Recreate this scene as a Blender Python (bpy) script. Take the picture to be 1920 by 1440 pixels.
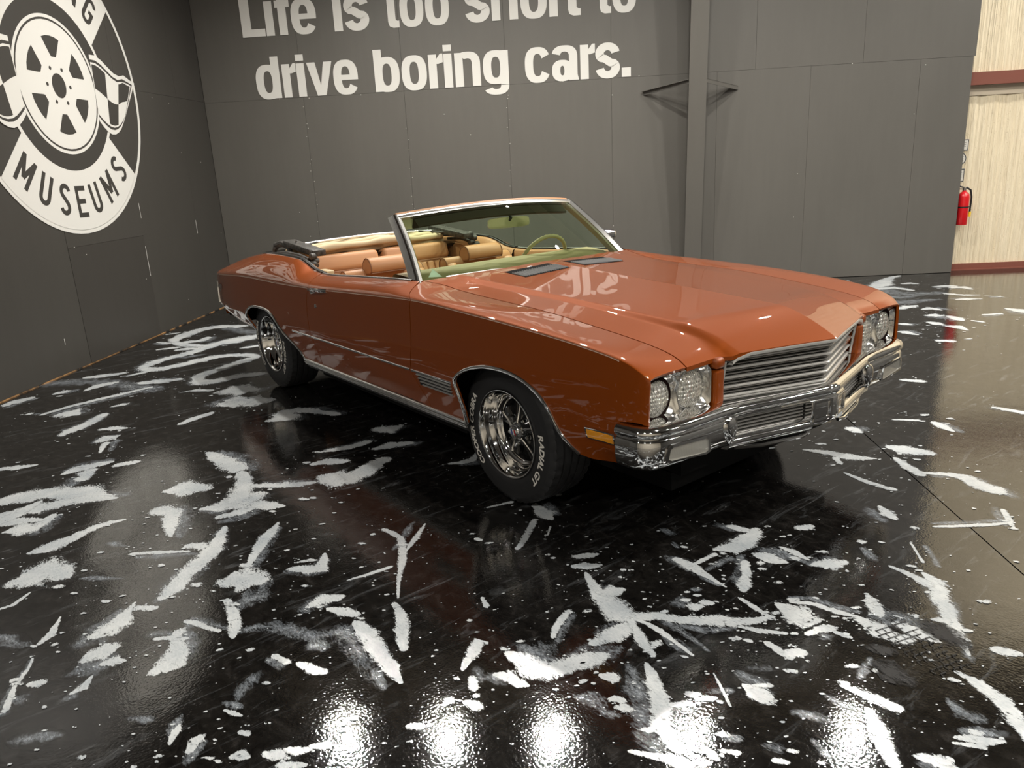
import bpy, bmesh, math, random
import numpy as np
from mathutils import Vector, Matrix
from mathutils.geometry import delaunay_2d_cdt

# ------------------------------------------------------------------ scene, camera, world, exposure
scene = bpy.context.scene
COL = scene.collection
for o in list(bpy.data.objects):
    bpy.data.objects.remove(o)

def look_basis(yaw, pitch, roll):
    f = Vector((math.cos(pitch)*math.cos(yaw), math.cos(pitch)*math.sin(yaw), math.sin(pitch)))
    r = f.cross(Vector((0, 0, 1))).normalized()
    u = r.cross(f)
    r2 = r*math.cos(roll) + u*math.sin(roll)
    u2 = -r*math.sin(roll) + u*math.cos(roll)
    return r2, u2, f
CAM_POS = Vector((4.0406, -2.8301, 1.5075))
cam_r, cam_u, cam_f = look_basis(2.4901, -0.2785, -0.0540)
cam_data = bpy.data.cameras.new('camera')
cam_data.sensor_fit = 'HORIZONTAL'
cam_data.sensor_width = 36.0
cam_data.lens = 1423.28*36.0/1920.0
cam_data.clip_start = 0.05
cam = bpy.data.objects.new('camera', cam_data)
COL.objects.link(cam)
cam.matrix_world = Matrix(((cam_r.x, cam_u.x, -cam_f.x, CAM_POS.x),
                           (cam_r.y, cam_u.y, -cam_f.y, CAM_POS.y),
                           (cam_r.z, cam_u.z, -cam_f.z, CAM_POS.z),
                           (0, 0, 0, 1)))
scene.camera = cam

world = bpy.data.worlds.new('world')
scene.world = world
world.use_nodes = True
world.node_tree.nodes['Background'].inputs[0].default_value = (0.9, 0.85, 0.75, 1)
world.node_tree.nodes['Background'].inputs[1].default_value = 0.02
scene.view_settings.view_transform = 'Standard'
scene.view_settings.look = 'None'
scene.view_settings.gamma = 1.0
scene.view_settings.use_curve_mapping = False
scene.view_settings.exposure = 0.0

# hall lighting (the lamp bodies are built further down from this table): along wall, out from wall, strength
TRACK_POWER, BAY_POWER = 1900.0, 700.0
TRACK_HEIGHT, BAY_HEIGHT, HALL_HEIGHT = 4.5, 6.0, 6.6
TRACK_LAMPS = [(1.69, 2.66), (2.82, 2.66), (3.97, 2.66), (5.45, 2.66), (7.14, 2.66)]
BAY_LAMPS = [(10.8, 1.8), (13.8, 1.8), (10.6, 5.0), (13.8, 5.0), (7.0, 8.0), (10.6, 8.4), (13.8, 8.4), (-1.0, 12.5), (2.6, 13.5), (6.2, 13.5)]  # all unseen; the last three added as front light for the wheels

# ------------------------------------------------------------------ mesh helpers
def link(o, parent=None):
    COL.objects.link(o)
    if parent is not None:
        o.parent = parent
    return o

def mesh_obj(name, v, f, mat=None, parent=None, smooth=True, normals=None, sharp_angle=None):
    me = bpy.data.meshes.new(name)
    me.from_pydata([tuple(map(float, p)) for p in v], [], [tuple(map(int, q)) for q in f])
    me.validate()
    if smooth:
        me.polygons.foreach_set('use_smooth', [True]*len(me.polygons))
        if sharp_angle is not None:
            me.set_sharp_from_angle(angle=math.radians(sharp_angle))
    if normals is not None:
        me.normals_split_custom_set_from_vertices([tuple(map(float, n)) for n in normals])
    me.update()
    o = bpy.data.objects.new(name, me)
    if mat is not None:
        me.materials.append(mat)
    return link(o, parent)

def empty(name, loc=(0, 0, 0), label=None, cat=None, group=None):
    o = bpy.data.objects.new(name, None)
    o.location = loc
    o.empty_display_size = 0.2
    link(o)
    tag(o, label, cat, group)
    return o

def tag(o, label=None, cat=None, group=None, kind=None):
    if label: o['label'] = label
    if cat: o['category'] = cat
    if group: o['group'] = group
    if kind: o['kind'] = kind
    return o

class MB:
    """collects geometry for one mesh object"""
    def __init__(self):
        self.v = []; self.f = []
    def add(self, v, f):
        n = len(self.v)
        self.v += [tuple(p) for p in v]
        self.f += [tuple(i+n for i in q) for q in f]
        return self
    def box(self, lo, hi, M=None):
        x0, y0, z0 = lo; x1, y1, z1 = hi
        v = [(x0,y0,z0),(x1,y0,z0),(x1,y1,z0),(x0,y1,z0),(x0,y0,z1),(x1,y0,z1),(x1,y1,z1),(x0,y1,z1)]
        if M is not None: v = [tuple(M @ Vector(p)) for p in v]
        return self.add(v, [(3,2,1,0),(4,5,6,7),(0,1,5,4),(1,2,6,5),(2,3,7,6),(3,0,4,7)])
    def rbox(self, lo, hi, b=0.01, seg=3, M=None):
        bm = bmesh.new()
        bmesh.ops.create_cube(bm, size=1.0)
        lo = Vector(lo); hi = Vector(hi)
        for p in bm.verts:
            p.co = Vector(((lo[i]+hi[i])/2 + p.co[i]*(hi[i]-lo[i])) for i in range(3))
        b = min(b, 0.499*min(hi[i]-lo[i] for i in range(3)))
        bmesh.ops.bevel(bm, geom=bm.edges[:], offset=b, segments=seg, profile=0.5, affect='EDGES', clamp_overlap=True)
        bm.verts.index_update()
        v = [p.co.copy() for p in bm.verts]
        if M is not None: v = [M @ p for p in v]
        f = [[q.index for q in g.verts] for g in bm.faces]
        bm.free()
        return self.add(v, f)
    def tube(self, path, r, n=8, closed=False, cap=True):
        P = [Vector(p) for p in path]; k = len(P)
        R = r if hasattr(r, '__len__') else [r]*k
        vs = []; ref = None
        for i in range(k):
            a = P[(i-1) % k] if (closed or i > 0) else P[i]
            b = P[(i+1) % k] if (closed or i < k-1) else P[i]
            t = (b-a)
            t = t.normalized() if t.length > 1e-9 else Vector((0,0,1))
            if ref is None:
                ref = Vector((0,0,1)) if abs(t.z) < 0.9 else Vector((1,0,0))
            s = t.cross(ref)
            if s.length < 1e-6: s = t.cross(Vector((0.3,0.9,0.2)))
            s.normalize(); u = s.cross(t); ref = u
            for j in range(n):
                q = 2*math.pi*j/n
                vs.append(P[i] + (s*math.cos(q) + u*math.sin(q))*R[i])
        f = []
        for i in range(k if closed else k-1):
            i2 = (i+1) % k
            for j in range(n):
                j2 = (j+1) % n
                f.append((i*n+j, i*n+j2, i2*n+j2, i2*n+j))
        if cap and not closed:
            f.append(tuple(range(n))[::-1]); f.append(tuple((k-1)*n+j for j in range(n)))
        return self.add(vs, f)
    def lathe(self, prof, n=48, M=None, closed_prof=False):
        """prof: (radius, axial) spun about local Y"""
        k = len(prof); vs = []
        for (r, h) in prof:
            for j in range(n):
                q = 2*math.pi*j/n
                vs.append(Vector((r*math.cos(q), h, r*math.sin(q))))
        if M is not None: vs = [M @ p for p in vs]
        f = []
        for i in range(k if closed_prof else k-1):
            i2 = (i+1) % k
            for j in range(n):
                j2 = (j+1) % n
                f.append((i*n+j, i2*n+j, i2*n+j2, i*n+j2))
        return self.add(vs, f)
    def prism(self, poly, h0, h1, fn):
        """poly 2D (ccw), extruded between h0..h1; fn(a,b,h)->xyz"""
        n = len(poly)
        v = [fn(a, b, h0) for a, b in poly] + [fn(a, b, h1) for a, b in poly]
        f = [tuple(range(n))[::-1], tuple(range(n, 2*n))]
        f += [(i, (i+1) % n, n+(i+1) % n, n+i) for i in range(n)]
        return self.add(v, f)
    def ring2(self, outer, inner, h0, h1, fn, closed=True):
        """band between two equal-length 2D outlines, extruded"""
        n = len(outer)
        v = ([fn(a, b, h1) for a, b in outer] + [fn(a, b, h1) for a, b in inner]
             + [fn(a, b, h0) for a, b in outer] + [fn(a, b, h0) for a, b in inner])
        f = []
        for i in range(n if closed else n-1):
            j = (i+1) % n
            f += [(i, j, n+j, n+i), (i, 2*n+i, 2*n+j, j), (n+i, n+j, 3*n+j, 3*n+i)]
        if not closed:
            f += [(0, n, 3*n, 2*n), (n-1, 3*n-1, 4*n-1, 2*n-1)]
        return self.add(v, f)
    def grid(self, rows):
        m = len(rows[0]); v = [p for r in rows for p in r]; f = []
        for i in range(len(rows)-1):
            for j in range(m-1):
                f.append((i*m+j, i*m+j+1, (i+1)*m+j+1, (i+1)*m+j))
        return self.add(v, f)
    def build(self, name, mat, parent=None, smooth=False, sharp=35, fix=True):
        o = mesh_obj(name, self.v, self.f, mat, parent, smooth=False)
        if fix or smooth:
            bm = bmesh.new(); bm.from_mesh(o.data)
            bmesh.ops.recalc_face_normals(bm, faces=bm.faces[:])
            bm.to_mesh(o.data); bm.free()
        if smooth:
            o.data.polygons.foreach_set('use_smooth', [True]*len(o.data.polygons))
            if sharp: o.data.set_sharp_from_angle(angle=math.radians(sharp))
        return o

def pch(xs, ys):
    """monotone cubic through a table, returns f(x)"""
    xs = np.array(xs, float); ys = np.array(ys, float)
    if xs[0] > xs[-1]: xs = xs[::-1]; ys = ys[::-1]
    h = np.diff(xs); dl = np.diff(ys)/h
    m = np.zeros(len(xs))
    for i in range(1, len(xs)-1):
        if dl[i-1]*dl[i] > 0:
            w1 = 2*h[i]+h[i-1]; w2 = h[i]+2*h[i-1]
            m[i] = (w1+w2)/(w1/dl[i-1]+w2/dl[i])
    m[0] = dl[0]; m[-1] = dl[-1]
    def f(x):
        x = min(max(float(x), xs[0]), xs[-1])
        i = int(min(max(np.searchsorted(xs, x)-1, 0), len(xs)-2))
        t = (x-xs[i])/h[i]
        return float(ys[i]*(1+2*t)*(1-t)**2 + ys[i+1]*t*t*(3-2*t) + h[i]*(m[i]*t*(1-t)**2 - m[i+1]*t*t*(1-t)))
    return f
def lerp(a, b, t): return a+(b-a)*t
def sstep(a, b, x):
    t = min(max((x-a)/(b-a), 0), 1); return t*t*(3-2*t)

# ------------------------------------------------------------------ materials
def mat(name, col=(0.8,0.8,0.8), rough=0.5, metal=0.0, spec=0.5, coat=0.0, coat_rough=0.03, trans=0.0, ior=1.45, alpha=1.0, emit=None, estr=0.0):
    m = bpy.data.materials.new(name); m.use_nodes = True
    b = m.node_tree.nodes['Principled BSDF']
    b.inputs['Base Color'].default_value = (*col, 1)
    b.inputs['Roughness'].default_value = rough
    b.inputs['Metallic'].default_value = metal
    b.inputs['Specular IOR Level'].default_value = spec
    b.inputs['Coat Weight'].default_value = coat
    b.inputs['Coat Roughness'].default_value = coat_rough
    b.inputs['Transmission Weight'].default_value = trans
    b.inputs['IOR'].default_value = ior
    b.inputs['Alpha'].default_value = alpha
    if emit:
        b.inputs['Emission Color'].default_value = (*emit, 1)
        b.inputs['Emission Strength'].default_value = estr
    return m
class NT:
    """tiny node-tree writer"""
    def __init__(self, m):
        self.t = m.node_tree; self.b = self.t.nodes.get('Principled BSDF')
    def n(self, kind, **kw):
        x = self.t.nodes.new(kind)
        ins = kw.pop('ins', {})
        for k, v in kw.items(): setattr(x, k, v)
        for k, v in ins.items():
            if hasattr(v, 'is_output'): self.t.links.new(v, x.inputs[k])
            else: x.inputs[k].default_value = v
        return x
    def l(self, a, b): self.t.links.new(a, b)
    def math(self, op, a, b=None, c=None, clamp=False):
        x = self.t.nodes.new('ShaderNodeMath'); x.operation = op; x.use_clamp = clamp
        for i, v in enumerate((a, b, c)):
            if v is None: continue
            if hasattr(v, 'is_output'): self.t.links.new(v, x.inputs[i])
            else: x.inputs[i].default_value = v
        return x.outputs[0]
    def mix(self, fac, a, b):
        x = self.t.nodes.new('ShaderNodeMix'); x.data_type = 'RGBA'
        for s, v in ((x.inputs['Factor'], fac), (x.inputs['A'], a), (x.inputs['B'], b)):
            if hasattr(v, 'is_output'): self.t.links.new(v, s)
            else: s.default_value = v if not isinstance(v, tuple) or len(v) == 4 else (*v, 1)
        return x.outputs['Result']
    def ramp(self, fac, stops):
        x = self.t.nodes.new('ShaderNodeValToRGB')
        el = x.color_ramp.elements
        while len(el) < len(stops): el.new(0.5)
        for q, (p, c) in zip(el, stops):
            q.position = p; q.color = (*c, 1) if len(c) == 3 else c
        self.t.links.new(fac, x.inputs[0])
        return x.outputs[0]
    def coords(self, which='Object', scale=(1,1,1), rot=(0,0,0), loc=(0,0,0)):
        tc = self.n('ShaderNodeTexCoord'); mp = self.n('ShaderNodeMapping')
        mp.inputs['Scale'].default_value = scale; mp.inputs['Rotation'].default_value = rot; mp.inputs['Location'].default_value = loc
        self.l(tc.outputs[which], mp.inputs[0]); return mp.outputs[0]
    def noise(self, vec, scale=5, detail=4, rough=0.55, dist=0.0):
        x = self.n('ShaderNodeTexNoise', ins={'Scale': scale, 'Detail': detail, 'Roughness': rough, 'Distortion': dist})
        self.l(vec, x.inputs['Vector']); return x.outputs['Fac']
    def bump(self, h, strength=0.2, dist=0.01, target='Normal'):
        x = self.n('ShaderNodeBump', ins={'Strength': strength, 'Distance': dist})
        self.l(h, x.inputs['Height']); self.l(x.outputs[0], self.b.inputs[target]); return x

# burnt-orange metallic body paint under clear coat
M_PAINT = mat('body_paint', (0.33, 0.078, 0.016), rough=0.5, metal=0.30, spec=0.12, coat=1.0, coat_rough=0.015)
nt = NT(M_PAINT)
fl = nt.noise(nt.coords(scale=(1,1,1)), scale=900, detail=1)
nt.l(nt.mix(nt.math('MULTIPLY', fl, 0.5), (0.232,0.044,0.0012), (0.305,0.064,0.003)), nt.b.inputs['Base Color'])
M_STRIPE = mat('pinstripe', (0.62, 0.45, 0.34), rough=0.3, coat=1.0)
M_CHROME = mat('chrome', (0.80, 0.80, 0.80), rough=0.06, metal=1.0)
M_STEEL = mat('stainless_trim', (0.76, 0.755, 0.74), rough=0.27, metal=1.0)
nt = NT(M_STEEL); nt.bump(nt.noise(nt.coords(scale=(3,3,40)), 8, 3), 0.05, 0.002)
M_GRILLE = mat('grille_metal', (0.42, 0.41, 0.39), rough=0.36, metal=0.6)
M_BAR = mat('bright_bar', (0.70, 0.69, 0.66), rough=0.28, metal=0.55)
M_BLACK = mat('black_satin', (0.012, 0.012, 0.012), rough=0.45)
M_GLOSSBLACK = mat('gloss_black', (0.008, 0.008, 0.008), rough=0.12, coat=0.6)
M_VOID = mat('dark_underbody', (0.006, 0.006, 0.006), rough=0.9, spec=0.1)
M_GAP = mat('gap_dark', (0.01, 0.004, 0.003), rough=0.9, spec=0.1)
M_TIRE = mat('tire_rubber', (0.022, 0.022, 0.023), rough=0.55, spec=0.4)
M_TIREWHITE = mat('tire_white_letter', (0.75, 0.72, 0.66), rough=0.6)
M_LEATHER = mat('tan_vinyl', (0.46, 0.23, 0.105), rough=0.45, spec=0.4)
nt = NT(M_LEATHER); nt.bump(nt.noise(nt.coords(), 260, 3), 0.12, 0.001)
M_PIPING = mat('seat_piping', (0.22, 0.10, 0.045), rough=0.6)
M_DASH = mat('dash_pad', (0.42, 0.34, 0.20), rough=0.55)
M_CLOTH = mat('top_cloth', (0.52, 0.42, 0.27), rough=0.85)
nt = NT(M_CLOTH); nt.bump(nt.noise(nt.coords(), 120, 4), 0.25, 0.003)
M_TOPFRAME = mat('top_frame_black', (0.03, 0.028, 0.025), rough=0.5, metal=0.3)
nt = NT(M_TOPFRAME)
nz = nt.noise(nt.coords(), 40, 5)
nt.l(nt.ramp(nz, [(0.35, (0.02,0.019,0.017)), (0.75, (0.12,0.11,0.10))]), nt.b.inputs['Base Color'])
M_CARPET = mat('brown_carpet', (0.09, 0.045, 0.02), rough=0.95)
M_AMBER = mat('amber_lens', (0.75, 0.30, 0.02), rough=0.12, coat=1.0)
M_RED = mat('red_enamel', (0.55, 0.01, 0.015), rough=0.18, coat=0.8)
M_YELLOW = mat('yellow_plastic', (0.8, 0.55, 0.03), rough=0.4)
M_BLUE = mat('emblem_blue', (0.05, 0.08, 0.3), rough=0.3)
M_WHITEPAINT = mat('white_paint', (0.75, 0.74, 0.70), rough=0.5)
M_MIRROR = mat('mirror_glass', (0.86, 0.92, 0.86), rough=0.02, metal=1.0)
M_PARK = mat('parking_lens', (0.42, 0.41, 0.37), rough=0.15, coat=1.0, metal=0.3)
nt = NT(M_PARK)
wv = nt.n('ShaderNodeTexWave', ins={'Scale': 90.0}); wv.bands_direction = 'Y'; nt.l(nt.coords(), wv.inputs['Vector'])
nt.bump(wv.outputs['Fac'], 0.6, 0.003)
# sealed beam headlamp glass: silver reflector seen through fluted lens
M_LENS = mat('headlamp_lens', (0.85, 0.85, 0.80), rough=0.10, metal=0.7, coat=1.0)
nt = NT(M_LENS)
vo = nt.n('ShaderNodeTexVoronoi', ins={'Scale': 85.0}); nt.l(nt.coords(scale=(1,1,0.5)), vo.inputs['Vector'])
w2 = nt.n('ShaderNodeTexWave', ins={'Scale': 32.0, 'Distortion': 3.0}); w2.bands_direction = 'Y'; nt.l(nt.coords(), w2.inputs['Vector'])
w3 = nt.n('ShaderNodeTexWave', ins={'Scale': 20.0, 'Distortion': 1.5}); w3.bands_direction = 'Z'; nt.l(nt.coords(), w3.inputs['Vector'])
pat = nt.math('ADD', nt.math('MULTIPLY', vo.outputs['Distance'], 1.1), nt.math('MULTIPLY', nt.math('MULTIPLY', w2.outputs['Fac'], w3.outputs['Fac']), 0.7))
nt.l(nt.ramp(pat, [(0.12, (0.22,0.22,0.20)), (0.45, (0.72,0.71,0.64)), (0.8, (0.98,0.97,0.90))]), nt.b.inputs['Base Color'])
nt.bump(pat, 0.9, 0.008)
# tinted windshield
M_GLASS = bpy.data.materials.new('tinted_glass'); M_GLASS.use_nodes = True
t = M_GLASS.node_tree; t.nodes.clear()
out = t.nodes.new('ShaderNodeOutputMaterial'); mx = t.nodes.new('ShaderNodeMixShader')
tr = t.nodes.new('ShaderNodeBsdfTransparent'); gl = t.nodes.new('ShaderNodeBsdfGlossy'); fr = t.nodes.new('ShaderNodeFresnel')
tr.inputs[0].default_value = (0.74, 0.88, 0.70, 1); gl.inputs['Roughness'].default_value = 0.01; fr.inputs[0].default_value = 1.5
t.links.new(fr.outputs[0], mx.inputs[0]); t.links.new(tr.outputs[0], mx.inputs[1]); t.links.new(gl.outputs[0], mx.inputs[2]); t.links.new(mx.outputs[0], out.inputs[0])
# room
def wall_black(name, a=(0.080,0.075,0.066), b=(0.112,0.106,0.094)):
    m = mat(name, a, rough=0.48, spec=0.6)
    nt = NT(m)
    big = nt.noise(nt.coords(scale=(1.2,1.2,0.5)), 1.3, 5, 0.6)
    st = nt.noise(nt.coords(scale=(6,6,0.6)), 3, 3)
    nt.l(nt.mix(nt.math('MULTIPLY_ADD', st, 0.35, nt.math('MULTIPLY', big, 0.8), clamp=True), a, b), nt.b.inputs['Base Color'])
    nt.bump(nt.noise(nt.coords(), 140, 3), 0.08, 0.003)
    return m
M_WALL = wall_black('black_wall_paint')
M_WALL_SHADED = wall_black('black_wall_paint_shaded', (0.040,0.037,0.032), (0.056,0.052,0.046))  # same black paint on the left wall, its dimmer light put into the colour
M_WALL2 = wall_black('black_patch_and_shaded_web', (0.034,0.031,0.027), (0.047,0.043,0.038))  # darker rolled patch; also the column web, with its shade in the colour
M_SEAM = mat('seam_dark', (0.03, 0.028, 0.025), rough=0.8)
M_VINYL = mat('white_vinyl', (0.66, 0.655, 0.62), rough=0.4)
M_FIN = mat('bright_fin', (0.62, 0.62, 0.64), rough=0.3, metal=0.8)
M_BEZEL = mat('bezel_aluminium', (0.86, 0.85, 0.82), rough=0.17, metal=1.0)
M_BEIGE = mat('insulation_vinyl', (0.78, 0.66, 0.44), rough=0.5)
nt = NT(M_BEIGE)
wr = nt.noise(nt.coords(scale=(14,14,0.35)), 2.2, 4, 0.6, 0.4)
sp = nt.noise(nt.coords(), 60, 4)
dirt = nt.math('MULTIPLY', nt.math('GREATER_THAN', sp, 0.66), 0.5)
nt.l(nt.mix(dirt, nt.ramp(wr, [(0.3, (0.72,0.61,0.42)), (0.6, (0.82,0.72,0.53))]), (0.45,0.33,0.18)), nt.b.inputs['Base Color'])
nt.bump(wr, 0.6, 0.08)
M_OXIDE = mat('red_oxide_steel', (0.19, 0.065, 0.045), rough=0.45)
M_CEIL = mat('ceiling_insulation', (0.14, 0.135, 0.125), rough=0.7)
# floor
M_FLOOR = mat('black_epoxy', (0.012, 0.011, 0.010), rough=0.045, spec=0.5, ior=2.1)
nt = NT(M_FLOOR)
co = nt.coords()
cl = nt.noise(co, 1.6, 6, 0.6)
mot = nt.noise(nt.coords(scale=(1,1.5,1), rot=(0,0,0.7)), 14, 7, 0.75, 0.5)
sw = nt.noise(nt.coords(scale=(7,1.2,1), rot=(0,0,0.7)), 2.4, 7, 0.72, 1.2)
sm = nt.math('SUBTRACT', sw, 0.56, clamp=True)
sm2 = nt.math('MULTIPLY', sm, nt.math('MULTIPLY', cl, 1.2))
vd = nt.n('ShaderNodeTexVoronoi', ins={'Scale': 34.0}); nt.l(co, vd.inputs['Vector'])
sep = nt.n('ShaderNodeSeparateColor'); nt.l(vd.outputs['Color'], sep.inputs[0])
dots = nt.math('MULTIPLY', nt.math('LESS_THAN', vd.outputs['Distance'], nt.math('MULTIPLY', sep.outputs[0], 0.075)), nt.math('GREATER_THAN', nt.math('ADD', sep.outputs[1], nt.math('MULTIPLY', cl, 0.9)), 0.95))
dark = nt.ramp(mot, [(0.35, (0.004,0.0036,0.0034)), (0.55, (0.011,0.010,0.009)), (0.72, (0.034,0.031,0.029))])
nt.l(nt.mix(nt.math('MULTIPLY', dots, 0.75), nt.mix(sm2, dark, (0.70,0.74,0.78)), (0.62,0.64,0.65)), nt.b.inputs['Base Color'])
peel = nt.noise(co, 110, 2, 0.5)
wav = nt.noise(co, 9, 2, 0.5)
nt.bump(nt.math('MULTIPLY_ADD', wav, 1.0, nt.math('MULTIPLY', peel, 0.42)), 0.13, 0.006)
def paint_mat(name, lo, hi, a, b):
    m = bpy.data.materials.new(name); m.use_nodes = True
    nt = NT(m); t = m.node_tree; b_ = nt.b
    b_.inputs['Roughness'].default_value = 0.10; b_.inputs['IOR'].default_value = 1.9
    at = nt.n('ShaderNodeAttribute', attribute_name='cover')
    al = nt.n('ShaderNodeAttribute', attribute_name='along')
    co = nt.coords()
    n1 = nt.noise(nt.coords(scale=(1,1.6,1), rot=(0,0,0.6)), 13, 10, 0.78, 0.6)
    n2 = nt.noise(co, 5, 3, 0.6)
    n3 = nt.noise(nt.coords(scale=(1,1,1)), 120, 4, 0.7)
    n4 = nt.noise(nt.coords(scale=(1,2.6,1), rot=(0,0,0.75)), 55, 6, 0.8)
    s = nt.math('ADD', nt.math('MULTIPLY', at.outputs['Fac'], 1.0), nt.math('MULTIPLY_ADD', nt.math('SUBTRACT', n4, 0.5), 1.9, nt.math('MULTIPLY', nt.math('SUBTRACT', n1, 0.5), 2.1)))
    mr = nt.n('ShaderNodeMapRange', ins={'From Min': lo, 'From Max': hi}); nt.l(s, mr.inputs['Value'])
    cov = mr.outputs[0]
    nt.l(nt.mix(nt.math('ADD', nt.math('MULTIPLY_ADD', n2, 1.5, -0.1), nt.math('MULTIPLY', nt.math('SUBTRACT', n4, 0.5), 1.6), clamp=True), a, b), b_.inputs['Base Color'])
    wav = nt.noise(co, 9, 2, 0.5)
    nt.bump(nt.math('MULTIPLY_ADD', wav, 1.4, nt.math('MULTIPLY', n1, 0.5)), 0.2, 0.006)
    tr = nt.n('ShaderNodeBsdfTransparent'); mx = nt.n('ShaderNodeMixShader')
    nt.l(cov, mx.inputs[0]); nt.l(tr.outputs[0], mx.inputs[1]); nt.l(b_.outputs[0], mx.inputs[2])
    nt.l(mx.outputs[0], t.nodes['Material Output'].inputs[0])
    return m
M_SPLAT = paint_mat('white_floor_paint', 0.38, 0.60, (0.30,0.345,0.39), (0.68,0.705,0.71))
M_HAZE = paint_mat('thin_floor_paint', 0.62, 1.7, (0.22,0.26,0.31), (0.50,0.54,0.58))
M_RUBBERMARK = paint_mat('rubber_mark', 0.30, 0.75, (0.003,0.003,0.003), (0.008,0.007,0.007))
M_RUBBERMARK.node_tree.nodes['Principled BSDF'].inputs['Roughness'].default_value = 0.4
M_RUBBERMARK.node_tree.nodes['Principled BSDF'].inputs['IOR'].default_value = 1.3
M_TRACK = mat('spot_glow', (1,1,1), emit=(1.0, 0.955, 0.88), estr=TRACK_POWER)
M_LAMP = mat('lamp_glow', (1,1,1), emit=(1.0, 0.955, 0.88), estr=BAY_POWER)
M_HOUSING = mat('lamp_housing', (0.12, 0.12, 0.12), rough=0.4, metal=0.6)

# ------------------------------------------------------------------ room frame: corner, along the back wall (e), out from it (g)
COR = Vector((-5.8883, 0.3093, 0.0))
E_ = Vector((math.cos(0.8443), math.sin(0.8443), 0.0))
G_ = Vector((math.sin(0.8443), -math.cos(0.8443), 0.0))
def WB(s, z, off=0.0): return COR + E_*s + G_*off + Vector((0, 0, z))      # on the back wall
def WL(t, z, off=0.0): return COR + G_*t + E_*off + Vector((0, 0, z))      # on the left wall
def wbox(mb, fn, s0, s1, z0, z1, o0, o1):
    v = [fn(s0,z0,o0), fn(s1,z0,o0), fn(s1,z0,o1), fn(s0,z0,o1), fn(s0,z1,o0), fn(s1,z1,o0), fn(s1,z1,o1), fn(s0,z1,o1)]
    return mb.add(v, [(3,2,1,0),(4,5,6,7),(0,1,5,4),(1,2,6,5),(2,3,7,6),(3,0,4,7)])

# floor slab with a saw-cut control joint running out from the back wall
floor_root = None
JS = (Vector((1.978, 1.167, 0)) - COR).dot(E_)
mb = MB()
def fl(s0, s1, t0, t1):
    mb.add([WB(s0,0,t0), WB(s1,0,t0), WB(s1,0,t1), WB(s0,0,t1)], [(0,3,2,1)])
HX0, HX1, HT0, HT1 = -0.3, 16.0, -0.6, 17.0
HXL = -5.0
fl(HXL, JS-0.003, HT0, HT1); fl(JS+0.003, HX1, HT0, HT1)
mb.add([WB(JS-0.003,0,HT0), WB(JS-0.003,0,HT1), WB(JS-0.003,-0.02,HT1), WB(JS-0.003,-0.02,HT0)], [(0,1,2,3)])
mb.add([WB(JS+0.003,0,HT0), WB(JS+0.003,0,HT1), WB(JS+0.003,-0.02,HT1), WB(JS+0.003,-0.02,HT0)], [(0,1,2,3)])
mb.add([WB(JS-0.003,-0.02,HT0), WB(JS-0.003,-0.02,HT1), WB(JS+0.003,-0.02,HT1), WB(JS+0.003,-0.02,HT0)], [(0,1,2,3)])
floor_o = mb.build('floor', M_FLOOR, fix=False)
tag(floor_o, 'glossy black epoxy floor splattered with white paint', 'floor', kind='structure')

# back wall: painted plywood panels over a dark backing
SEAM_Z = 2.433; TOP_Z = 4.87; WEND = 8.93
mb = MB(); wbox(mb, WB, -0.15, WEND-0.004, 0, TOP_Z+0.4, -0.09, -0.013)
wall_back = mb.build('wall_back', M_SEAM)
tag(wall_back, 'black painted plywood wall behind the car with white lettering', 'wall', kind='structure')
low = [0.0, 1.221, 2.440, 3.659, 4.879, 6.092, 7.147, 8.357, WEND]
upp = [0.0, 1.221, 2.440, 3.659, 4.885, 6.523, 7.72, WEND+0.02]
rng = random.Random(4)
for edges, z0, z1 in ((low, 0.004, SEAM_Z), (upp, SEAM_Z, TOP_Z)):
    for a, b in zip(edges[:-1], edges[1:]):
        mb = MB(); d = rng.uniform(0, 0.003)
        wbox(mb, WB, a+0.0012, b-0.0012, z0+0.001, z1-0.001, -0.013, -d)
        mb.build('panel', M_WALL, wall_back)
# left wall
mb = MB(); wbox(mb, WL, -0.09, 9.0, 0, TOP_Z+0.4, -0.09, -0.013)
wall_left = mb.build('wall_left', M_SEAM)
tag(wall_left, 'black painted plywood wall with round white museum logo', 'wall', kind='structure')
lt = [0.0, 0.70, 1.90, 3.14, 4.36, 5.58, 6.80, 8.02, 9.0]
for z0, z1 in ((0.010, 2.445), (2.445, TOP_Z)):
    for a, b in zip(lt[:-1], lt[1:]):
        if z0 < 1 and abs(a-1.90) < 0.01:
            mb = MB(); wbox(mb, WL, a+0.001, b-0.001, 1.03, z1-0.001, -0.013, -0.001); mb.build('panel', M_WALL_SHADED, wall_left)
            mb = MB(); wbox(mb, WL, a+0.001, b-0.001, z0, 1.028, -0.013, 0.0); mb.build('panel', M_WALL2, wall_left)
            continue
        mb = MB(); d = rng.uniform(0, 0.003)
        wbox(mb, WL, a+0.0008, b-0.0008, z0+0.001, z1-0.001, -0.013, -d)
        mb.build('panel', M_WALL_SHADED, wall_left)
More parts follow.
